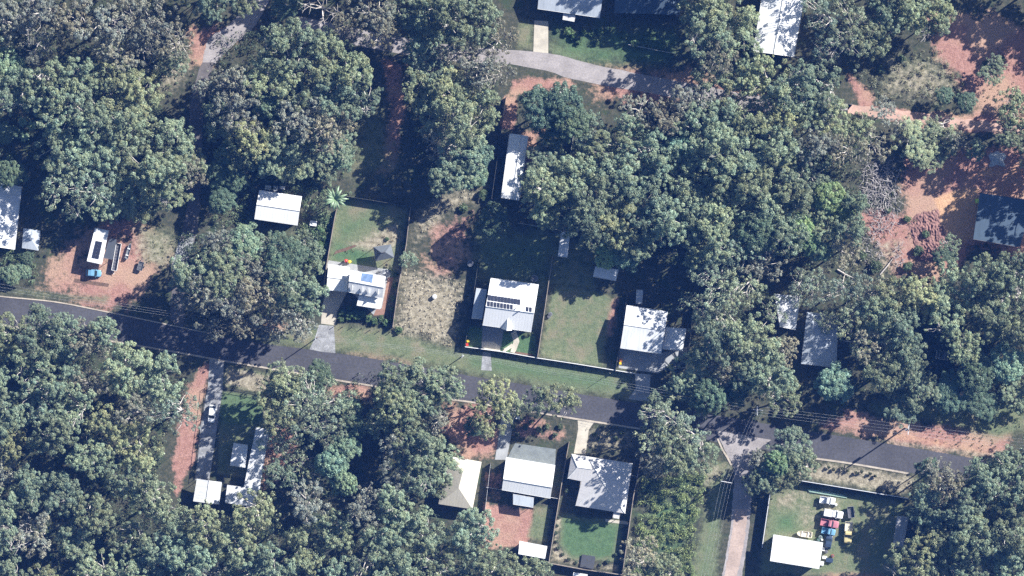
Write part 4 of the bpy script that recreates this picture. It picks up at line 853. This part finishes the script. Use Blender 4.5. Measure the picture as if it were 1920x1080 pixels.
# loose soil heap west of the corrugated shed
from mathutils import noise as mn
rg = np.random.default_rng(5); mb = MB(); n = 48; pts = {}
for i in range(n + 1):
    for j in range(n + 1):
        x, y = 1700 + 76 * i / n, 386 + 104 * j / n; u, v_ = 2 * i / n - 1, 2 * j / n - 1; e = max(0, 1 - (u * u + v_ * v_) * (1.15 + 1.1 * mn.noise((u * 1.6, v_ * 1.6, 7)))); pts[i, j] = P(x, y) + Vector((0, 0, -.1 + (e ** .6) * (.35 + .3 * mn.noise((i * .17, j * .17, 1)) + .4 * mn.noise((i * .5, j * .5, 4))) if e > 0 else -.1))
for i in range(n):
    for j in range(n): mb.poly([pts[i, j], pts[i, j + 1], pts[i + 1, j + 1], pts[i + 1, j]])
tag(mb.build('soil_mound', simple('turned_soil', (.255, .14, .12), 1, var=.3, scale=.6, fine=.3, fscale=3), smooth=False), kind='structure')
# ---------------------------------------------------------------- poles and wires
def pole(px, py, h, label, arms=(), rz=0, name='power_pole', rad=.16, mat='post'):
    b = P(px, py, h); root = empty(name, (b.x, b.y, 0), rz, label=label, cat='pole'); mb = MB(); mb.tube([(0, 0, -.3), (0, 0, h)], [rad, rad * .75], 10); mb.build('shaft', M[mat], root)
    for z, L_, ang in arms:
        mb = MB(); c_, s_ = math.cos(ang), math.sin(ang); mb.box((.14 * -s_, .14 * c_, z), (L_, .12, .14), ang); ar = mb.build('crossarm', M['alu'], root)
        for k in (-.46, -.17, .17, .46):
            mb = MB(); mb.tube([(k * L_ * c_ - .14 * s_, k * L_ * s_ + .14 * c_, z + .07), (k * L_ * c_ - .14 * s_, k * L_ * s_ + .14 * c_, z + .26)], [.06, .04], 6); mb.build('insulator', M['trim'], ar)
    return root
e_ = math.atan2(-35, 284)
p1 = pole(1421, 770, 11.5, 'timber power pole where four wire runs meet at the junction', [(11.2, 2.4, math.pi / 2), (10.4, 2.4, -.12), (9.7, 1.6, 1.2)])
p2 = pole(1362, 905, 10.5, 'timber power pole with two crossarms beside the southern side street', [(10.2, 2.9, -.18), (9.5, 2.2, -.18)])
p3 = pole(1705, 806, 11.5, 'tall power pole with white crossarm on the orange dirt verge', [(11.2, 2.6, math.pi / 2 - .1), (10.3, 2.0, math.pi / 2 - .1)], rad=.2)
mb = MB(); mb.tube([(-.45, -.1, 7.4), (-.45, -.1, 8.6)], .32, 10); mb.build('transformer', M['mid_grey'], p3)
pole(868, 668, 9.5, 'slim street pole on the grassy verge near the central house drive', [(9.2, 1.0, 1.3)], rad=.12, mat='alu')
pole(593, 633, 9.0, 'slim pole at the west edge of the gravel drive by the road', [(8.7, 1.3, 1.4)], rad=.13)
pole(1144, 700, 4.0, 'short white post standing at the long white front fence', (), rad=.07, mat='white_paint')
def wire(a, za, b, zb, sag, label, group):
    A_, B_ = P(*a, za), P(*b, zb); pts = []
    for k in range(17):
        t = k / 16; q = A_.lerp(B_, t); q.z -= sag * 4 * t * (1 - t); pts.append(q)
    mb = MB(); mb.tube(pts, .013, 4); tag(mb.build('overhead_wire', M['wire'], fix=False), label, 'wire', group)
g_ = 'overhead wires'
for i, d_ in enumerate((-9, -3, 3, 9)):
    nm = ['first', 'second', 'third', 'fourth'][i]
    wire((1421, 770 + d_ * .9), 11.4, (1705, 806 + d_), 11.4, .9, f'{nm} wire from the north running east to the dirt verge pole', g_)
    wire((1705, 806 + d_), 11.4, (1990, 842 + d_), 11.4, .9, f'{nm} wire from the north running east past the dirt verge pole', g_)
for i, d_ in enumerate((-6, 0, 6)):
    nm = ['first', 'second', 'third'][i]
    wire((1421, 770 + d_), 11.3, (868, 666 + d_ * .5), 9.5, 1.4, f'{nm} wire from the north between junction pole and slim verge pole', g_)
    wire((868, 666 + d_ * .5), 9.4, (593, 632 + d_ * .5), 9.0, .7, f'{nm} wire from the north between the two slim verge poles', g_)
    wire((593, 632 + d_ * .5), 9.0, (-40, 532 + d_), 10.0, 1.5, f'{nm} wire from the north running west from the gravel drive pole', g_)
for i, d_ in enumerate((-9, -3, 3, 9)):
    nm = ['westernmost', 'second western', 'second eastern', 'easternmost'][i]
    wire((1421 + d_, 771), 10.6, (1362 + d_ * 1.1, 905), 10.4, .5, f'{nm} wire from junction pole south to the side street pole', g_)
    wire((1362 + d_ * 1.1, 905), 10.4, (1318 + d_, 1110), 10.4, .9, f'{nm} wire running south from the side street pole', g_)
for i, (x, y) in enumerate(((628,611),(644,612),(661,613),(679,615),(695,618),(712,620),(733,622))):
    mb = MB(); mb.tube([(0, 0, -.1), (0, 0, 1.0)], [.09, .08], 7); o = mb.build('bollard', M['post']); o.location = P(x, y); tag(o, place_label('short wooden verge bollard', x, y), 'bollard', 'row of wooden bollards on the verge')
# ---------------------------------------------------------------- vehicles
def rrect(x, w_, z0, z1, r=.16, n=3):
    """cross-section ring (closed) at station x: rounded rectangle in the y-z plane"""
    out = []
    for cy, cz, a0 in ((w_ / 2 - r, z0 + r * .5, -90), (w_ / 2 - r, z1 - r, 0), (-w_ / 2 + r, z1 - r, 90), (-w_ / 2 + r, z0 + r * .5, 180)):
        for k in range(n + 1): a = R_(a0 + 90 * k / n); out.append((x, cy + r * math.cos(a), cz + (r if cz > z0 + r else r * .5) * math.sin(a)))
    return out
def vehicle(px, py, heading, L_, w_, paint_, label, style='car', cat='car', name='parked_car', canopy=None, group=None):
    """heading: degrees from photo east, counter-clockwise, of the bonnet"""
    root = empty(name, P(px, py), R_(heading), label=label, cat=cat, group=group); h = L_ / 2; mb = MB()
    if style == 'car': prof = [(-h, .8, .35, .75), (-h + .12, .95, .25, .9), (-h * .6, 1, .22, .95), (0, 1, .22, .93), (h * .45, 1, .22, .92), (h * .8, .97, .24, .82), (h - .06, .85, .28, .68), (h, .7, .35, .6)]
    else: prof = [(-h * .12, 1, .35, 1.0), (h * .5, 1, .35, 1.02), (h * .85, .96, .35, .98), (h - .05, .88, .38, .9), (h, .8, .42, .8)]
    mb.loft([rrect(x, w_ * k, a, b) for x, k, a, b in prof]); body = mb.build('body', M[paint_], root, smooth=True)
    if style == 'car': cab = [(-h * .86, .72, .9, 1.0), (-h * .66, .8, .9, 1.4), (-h * .1, .82, .9, 1.47), (h * .12, .8, .9, 1.42), (h * .46, .72, .9, .97)]; rf = (-h * .66, h * .14, 1.42)
    else: cab = [(-h * .1, .84, .98, 1.62), (h * .02, .86, .98, 1.72), (h * .2, .84, .98, 1.68), (h * .42, .76, .98, 1.06)]; rf = (-h * .12, h * .2, 1.67)
    mb = MB(); mb.loft([rrect(x, w_ * k, a, b, .08) for x, k, a, b in cab]); mb.build('window', M['glass'], root)
    mb = MB(); mb.loft([rrect(x, w_ * .8, rf[2] - .04, rf[2] + z_, .03) for x, z_ in ((rf[0], .05), ((rf[0] + rf[1]) / 2, .13), (rf[1], .05))]); mb.build('cabin_roof', M[paint_], root)
    for sx in (-.58, .62):
        for sy in (-1, 1):
            mb = MB(); mb.tube([(sx * h, sy * (w_ / 2 - .22), .33), (sx * h, sy * (w_ / 2 + .01), .33)], .33, 14); wh = mb.build('wheel', M['tyre'], root)
            mb = MB(); mb.tube([(sx * h, sy * (w_ / 2 - .02), .33), (sx * h, sy * (w_ / 2 + .03), .33)], .18, 10); mb.build('rim', M['alu'], wh)
    for sy in (-1, 1):
        mb = MB(); mb.box((h - .06, sy * w_ * .33, .66 if style == 'car' else .78), (.1, .32, .13)); mb.build('headlight', M['glass'], root)
        mb = MB(); mb.box((h * (.3 if style == 'car' else .33), sy * (w_ / 2 + .07), 1.0), (.12, .16, .12)); mb.build('mirror', M[paint_], root)
    if style != 'car':
        mb = MB(); tl = h * .88
        if canopy: mb.loft([rrect(x, w_ * k, .5, z_, .08) for x, k, z_ in ((-h, .92, 1.5), (-h + .1, .97, 1.66), (-h * .15, .97, 1.7))]); mb.build('canopy', M[canopy], root)
        else:
            mb.box((-h * .56, 0, .62), (tl, w_ * .98, .1))
            for sy in (-1, 1): mb.box((-h * .56, sy * w_ * .47, .86), (tl, .06, .4))
            for sx in (-h + .04, -h * .14): mb.box((sx, 0, .86), (.06, w_ * .94 - .02, .4))
            mb.build('tray', M['cream' if paint_ == 'car_yellow' else paint_], root)
    return root
vehicle(398, 776, 263, 4.5, 1.85, 'car_white', 'white hatchback parked on the grey driveway inside the rail fence')
vehicle(176, 512, -4, 3.9, 1.75, 'car_blue', 'small light blue car half in shade below the white cabin')
vehicle(1562, 963, -10, 4.9, 1.85, 'car_white', 'white canopy ute, northernmost of the parked row in the yard', 'ute', 'ute', 'parked_ute', canopy='car_white')
vehicle(1555, 981, -11, 4.6, 1.8, 'car_red', 'faded red ute parked directly below the white canopy ute', 'ute', 'ute', 'parked_ute')
vehicle(1590, 998, 266, 5.4, 1.95, 'car_yellow', 'yellow ute with loaded cream tray facing down the photo', 'ute', 'ute', 'parked_ute')
vehicle(1553, 996, -12, 3.5, 1.6, 'car_blue', 'small blue open wreck below the faded red ute', 'ute', 'wreck', 'wrecked_car')
vehicle(1551, 938, -8, 3.9, 1.75, 'car_white', 'stripped white vehicle wreck standing alone near the yard fence', 'ute', 'wreck', 'wrecked_car')
vehicle(1553, 1016, 80, 3.6, 1.7, 'dark_blue', 'dark blue car in shade by the white shed corner')
def trailer(px, py, rz, L_, w_, label, mat='mid_grey', rails=7, sides=.5):
    root = empty('trailer', P(px, py), R_(rz), label=label, cat='trailer'); mb = MB(); mb.box((0, 0, .55), (L_, w_, .1)); mb.build('deck', M['dark_trim'], root); mb = MB()
    for s_ in (-1, 1): mb.box((0, s_ * (w_ / 2 + .04), .55 + sides / 2), (L_, .07, sides)); mb.box((s_ * (L_ / 2 + .04), 0, .55 + sides / 2), (.07, w_, sides))
    mb.build('frame', M[mat], root)
    for k in range(rails): mb = MB(); mb.box((-L_ / 2 + (k + .5) * L_ / rails, 0, .66), (.07, w_ - .05, .06)); mb.build('slat', M['dark_trim' if mat == 'white_paint' and rails > 5 else mat], root)
    for s_ in (-1, 1): mb = MB(); mb.tube([(0, s_ * (w_ / 2 + .1), .32), (0, s_ * (w_ / 2 + .3), .32)], .32, 12); mb.build('wheel', M['tyre'], root)
    mb = MB(); mb.tube([(L_ / 2, .4, .5), (L_ / 2 + 1.0, 0, .45)], .04, 6); mb.tube([(L_ / 2, -.4, .5), (L_ / 2 + 1.0, 0, .45)], .04, 6); mb.build('drawbar', M[mat], root); return root
trailer(1595, 960, -84, 2.7, 1.5, 'dark slatted cage trailer north of the yellow ute', 'mid_grey', 8, .6)
trailer(219, 482, 260, 6.8, 1.2, 'long narrow white sided trailer beside the grey patio roof', 'white_paint', 9, .5)
trailer(264, 499, 74, 2.1, 1.2, 'small grey box trailer on red dirt east of the cabin', 'mid_grey', 3, .3)
trailer(1766, 666, -8, 2.9, 2.0, 'small white framed trailer alone among trees near the east', 'white_paint', 2, .4)
def boat(px, py, rz, L_, w_, mat, label, name='dinghy', cat='boat', lift=.25):
    root = empty(name, P(px, py), R_(rz), label=label, cat=cat); out = []; inn = []; n = 14; mb = MB()
    def outline(k, s_): return [(L_ / 2 * x * k, s_ * w_ / 2 * k * (1 if x < .2 else math.sqrt(max(0, 1 - ((x - .2) / .8) ** 2)))) for x in [-1 + 2 * i / n for i in range(n + 1)]]
    def ring(k, z): a = outline(k, 1); b = outline(k, -1); return [(x, y, z) for x, y in a] + [(x, y - 1e-3, z) for x, y in reversed(b)]
    mb.loft([ring(.75, lift), ring(.95, lift + .35), ring(1, lift + .6), ring(.88, lift + .6), ring(.8, lift + .3)]); mb.build('hull', M[mat], root)
    for x in (-.25, .15): mb = MB(); mb.box((x * L_, 0, lift + .5), (.28, w_ * .86, .05)); mb.build('bench', M['white_paint'], root)
    mb = MB(); mb.box((-L_ / 2 + .3, 0, lift + .65), (.3, .3, .45)); mb.build('motor', M['mid_grey'], root); return root
boat(1508, 1001, 172, 3.9, 1.5, 'cream', 'cream open dinghy against the north wall of the big white shed')
boat(241, 471, 74, 4.2, .85, 'mid_grey', 'long dark canoe lying on red dirt east of the trailer', 'canoe', 'canoe', .1)
# ---------------------------------------------------------------- bins, tanks and yard clutter
def bin_(px, py, body, lid, label, s=1.0):
    root = empty('wheelie_bin', P(px, py), R_(10), label=label, cat='bin'); mb = MB()
    mb.loft([[(x * k, y * k, z) for x, y in ((-.28, -.3), (.28, -.3), (.28, .3), (-.28, .3))] for k, z in ((.8 * s, .06), (s, 1.0))]); mb.build('body', M[body], root)
    mb = MB(); mb.box((0, 0, 1.04), (.62 * s, .7 * s, .08)); mb.build('lid', M[lid], root)
    for s_ in (-1, 1): mb = MB(); mb.tube([(s_ * .2, .3 * s, .1), (s_ * .28, .3 * s, .1)], .1, 8); mb.build('wheel', M['tyre'], root)
bin_(877.5, 639, 'orange', 'yellow', 'yellow lidded bin, upper of two at the corner of the solar house lawn', 1.0)
bin_(876, 646, 'red', 'red', 'red lidded bin, lower of two at the corner of the solar house lawn', 1.0)
bin_(1164, 675, 'red', 'orange', 'orange lidded bin at the west side of the stepped house', 1.0)
bin_(1163, 681, 'mid_grey', 'yellow', 'yellow lidded bin at the west side of the stepped house', .9)
bin_(1831, 377, 'lime', 'lime', 'fluorescent yellow bin at the north-west corner of the corrugated shed', 1.5)
def ride(px, py, mat, label):
    root = empty('garden_toy', P(px, py), .3, label=label, cat='toy'); mb = MB(); mb.loft([[(math.cos(a) * k, math.sin(a) * k * .8, z) for a in [i * 6.28 / 12 for i in range(12)]] for k, z in ((.35, .05), (.55, .35), (.5, .6), (.2, .8))]); mb.build('body', M[mat], root, smooth=True)
    mb = MB(); mb.box((-.35, 0, .85), (.12, .5, .5)); mb.build('handle', M['mid_grey'], root)
ride(648.5, 489, 'red', 'red play toy on the lawn edge behind the garage wing'); ride(655, 491, 'yellow', 'yellow play toy beside the red one behind the garage wing')
def drum(px, py, mat, r, h, label, name='drum', cat='drum'):
    root = empty(name, P(px, py), 0, label=label, cat=cat); mb = MB(); mb.tube([(0, 0, 0), (0, 0, h * .5), (0, 0, h)], [r, r * 1.03, r], 16); mb.build('body', M[mat], root)
    mb = MB(); mb.tube([(0, 0, h), (0, 0, h + .06)], [r * .8, r * .7], 12); mb.build('lid', M['trim' if mat in ('white_paint', 'cream', 'tarp') else 'dark_trim'], root)
drum(1538, 1007, 'pale_green', .45, .9, 'pale green drum between dinghy and white shed corner'); drum(1534, 1012, 'green', .35, .8, 'dark green drum beside the pale green drum')
drum(1541, 1012, 'cream', .3, .6, 'cream tub near the two green drums'); drum(1561, 1042, 'red', .35, .5, 'rusty red drum on dirt east of the white shed')
drum(1549, 1034, 'mid_grey', .4, .7, 'grey drum against the east wall of the white shed'); drum(1567, 946, 'white_paint', .35, .7, 'white drum right beside the stripped white wreck')
drum(1912, 413, 'white_paint', .7, 1.3, 'white water tank on the east side of the corrugated shed', 'water_tank', 'tank'); drum(1909, 453, 'white_paint', .5, 1.0, 'small white tank at the south-east corner of the corrugated shed', 'water_tank', 'tank')
drum(1002, 522, 'mid_grey', .9, .6, 'round grey tank behind the north-east corner of the solar house', 'water_tank', 'tank'); drum(882, 494, 'mid_grey', .8, 1.2, 'round grey tank at the north-west corner of the solar house block', 'water_tank', 'tank')
drum(815, 556, 'white_paint', .55, .8, 'white tub standing alone in the dry vacant block', 'tub', 'tub'); drum(504, 776, 'cream', 1.3, 2.0, 'cream round tank beside gum crowns at the compound lawn', 'water_tank', 'tank')
drum(1032, 589, 'mid_grey', .5, .6, 'grey pot on the grass beside the paling fence', 'tub', 'tub'); drum(1029, 594, 'mid_grey', .4, .5, 'dark pot below the grey pot by the paling fence', 'tub', 'tub')
def crate(px, py, dx, dy, dz, mat, label, name='crate', cat='crate', rz=-9):
    root = empty(name, P(px, py), R_(rz), label=label, cat=cat); mb = MB(); mb.box((0, 0, dz / 2), (dx, dy, dz)); mb.build('body', M[mat], root); mb = MB(); mb.box((0, 0, dz + .04), (dx * 1.06, dy * 1.06, .07)); mb.build('lid', M['trim' if mat not in ('mid_grey', 'net', 'dark_blue') else mat], root)
crate(588, 419, 1.6, 1.2, 1.2, 'tarp', 'small pale blue box shed on grass east of the lone gabled house', 'storage_box', 'box')
crate(503, 352, 1.4, 1.0, .9, 'white_paint', 'white crate behind the lone gabled house'); crate(517, 354, 1.0, 1.3, .8, 'tarp', 'pale box behind the north wall of the lone gabled house'); crate(530, 352, 1.2, .8, .7, 'white_paint', 'small white box, easternmost behind the lone gabled house')
crate(716, 513, 1.8, .9, .7, 'white_paint', 'pale garden table south of the gazebo', 'garden_table', 'table', 35)
crate(1543, 1029, .9, .9, .6, 'cream', 'cream carton by the east side of the white shed'); crate(1546, 1045, 1.1, .7, .5, 'white_paint', 'white box amid clutter east of the white shed'); crate(1555, 1050, 1.6, 1.0, .6, 'dark_blue', 'dark blue box on dirt south-east of the white shed'); crate(1541, 1056, .8, 1.0, .7, 'cream', 'pale bin box at the south-east corner of the white shed')
crate(971, 783, .9, .7, .9, 'white_paint', 'white meter box beside the shaded driveway', 'meter_box', 'box')
crate(1102, 1053, 3.2, 3.0, .35, 'net', 'square dark covered trampoline at the south end of the round-cornered lawn', 'trampoline', 'trampoline')
for i in range(4):
    mb = MB(); a, b = P(1514 + i, 917 + i * 1.6, .15 + .05 * i), P(1582 + i * 2, 928 + i * 1.9, .15); mb.tube([a, b], .07, 6); tag(mb.build('steel_pipe', M['pale_green']), f"{['north', 'second', 'third', 'south'][i]}{'ernmost' if i in (0, 3) else ''} of four long pale pipes lying inside the yard fence", 'pipe', 'pale pipes by the yard fence')
# crumpled grey tarp near the eastern track
rg = np.random.default_rng(8); mb = MB(); n = 12; g2_ = {}
for i in range(n + 1):
    for j in range(n + 1):
        u, v_ = 2 * i / n - 1, 2 * j / n - 1; k = 1 + .15 * math.sin(5 * math.atan2(v_, u)); g2_[i, j] = P(1870, 298) + Vector((u * 1.9 * k, v_ * 1.7 * k, max(.03, .6 * (1 - max(abs(u), abs(v_))) + .12 * rg.random())))
for i in range(n):
    for j in range(n): mb.poly([g2_[i, j], g2_[i + 1, j], g2_[i + 1, j + 1], g2_[i, j + 1]])
tag(mb.build('tarpaulin', M['tarp']), 'crumpled pale grey tarpaulin over a heap beside the red track', 'tarpaulin')
print('TREES IN VIEW', n_in)
# ---------------------------------------------------------------- air between the aircraft and the ground
mb = MB(); mb.box((0, 0, (H + 6 - 1.5) / 2), (1240, 1240, H + 6 + 1.5)); hz = mb.build('haze', None); tag(hz, kind='stuff')
m = bpy.data.materials.new('haze_air'); m.use_nodes = True; nt = m.node_tree; nt.nodes.remove(nt.nodes['Principled BSDF']); pv = nt.nodes.new('ShaderNodeVolumePrincipled')
pv.inputs['Color'].default_value = (.07, .25, 1, 1); pv.inputs['Density'].default_value = .000055; pv.inputs['Anisotropy'].default_value = 0
nt.links.new(pv.outputs[0], nt.nodes['Material Output'].inputs['Volume']); hz.data.materials.append(m)
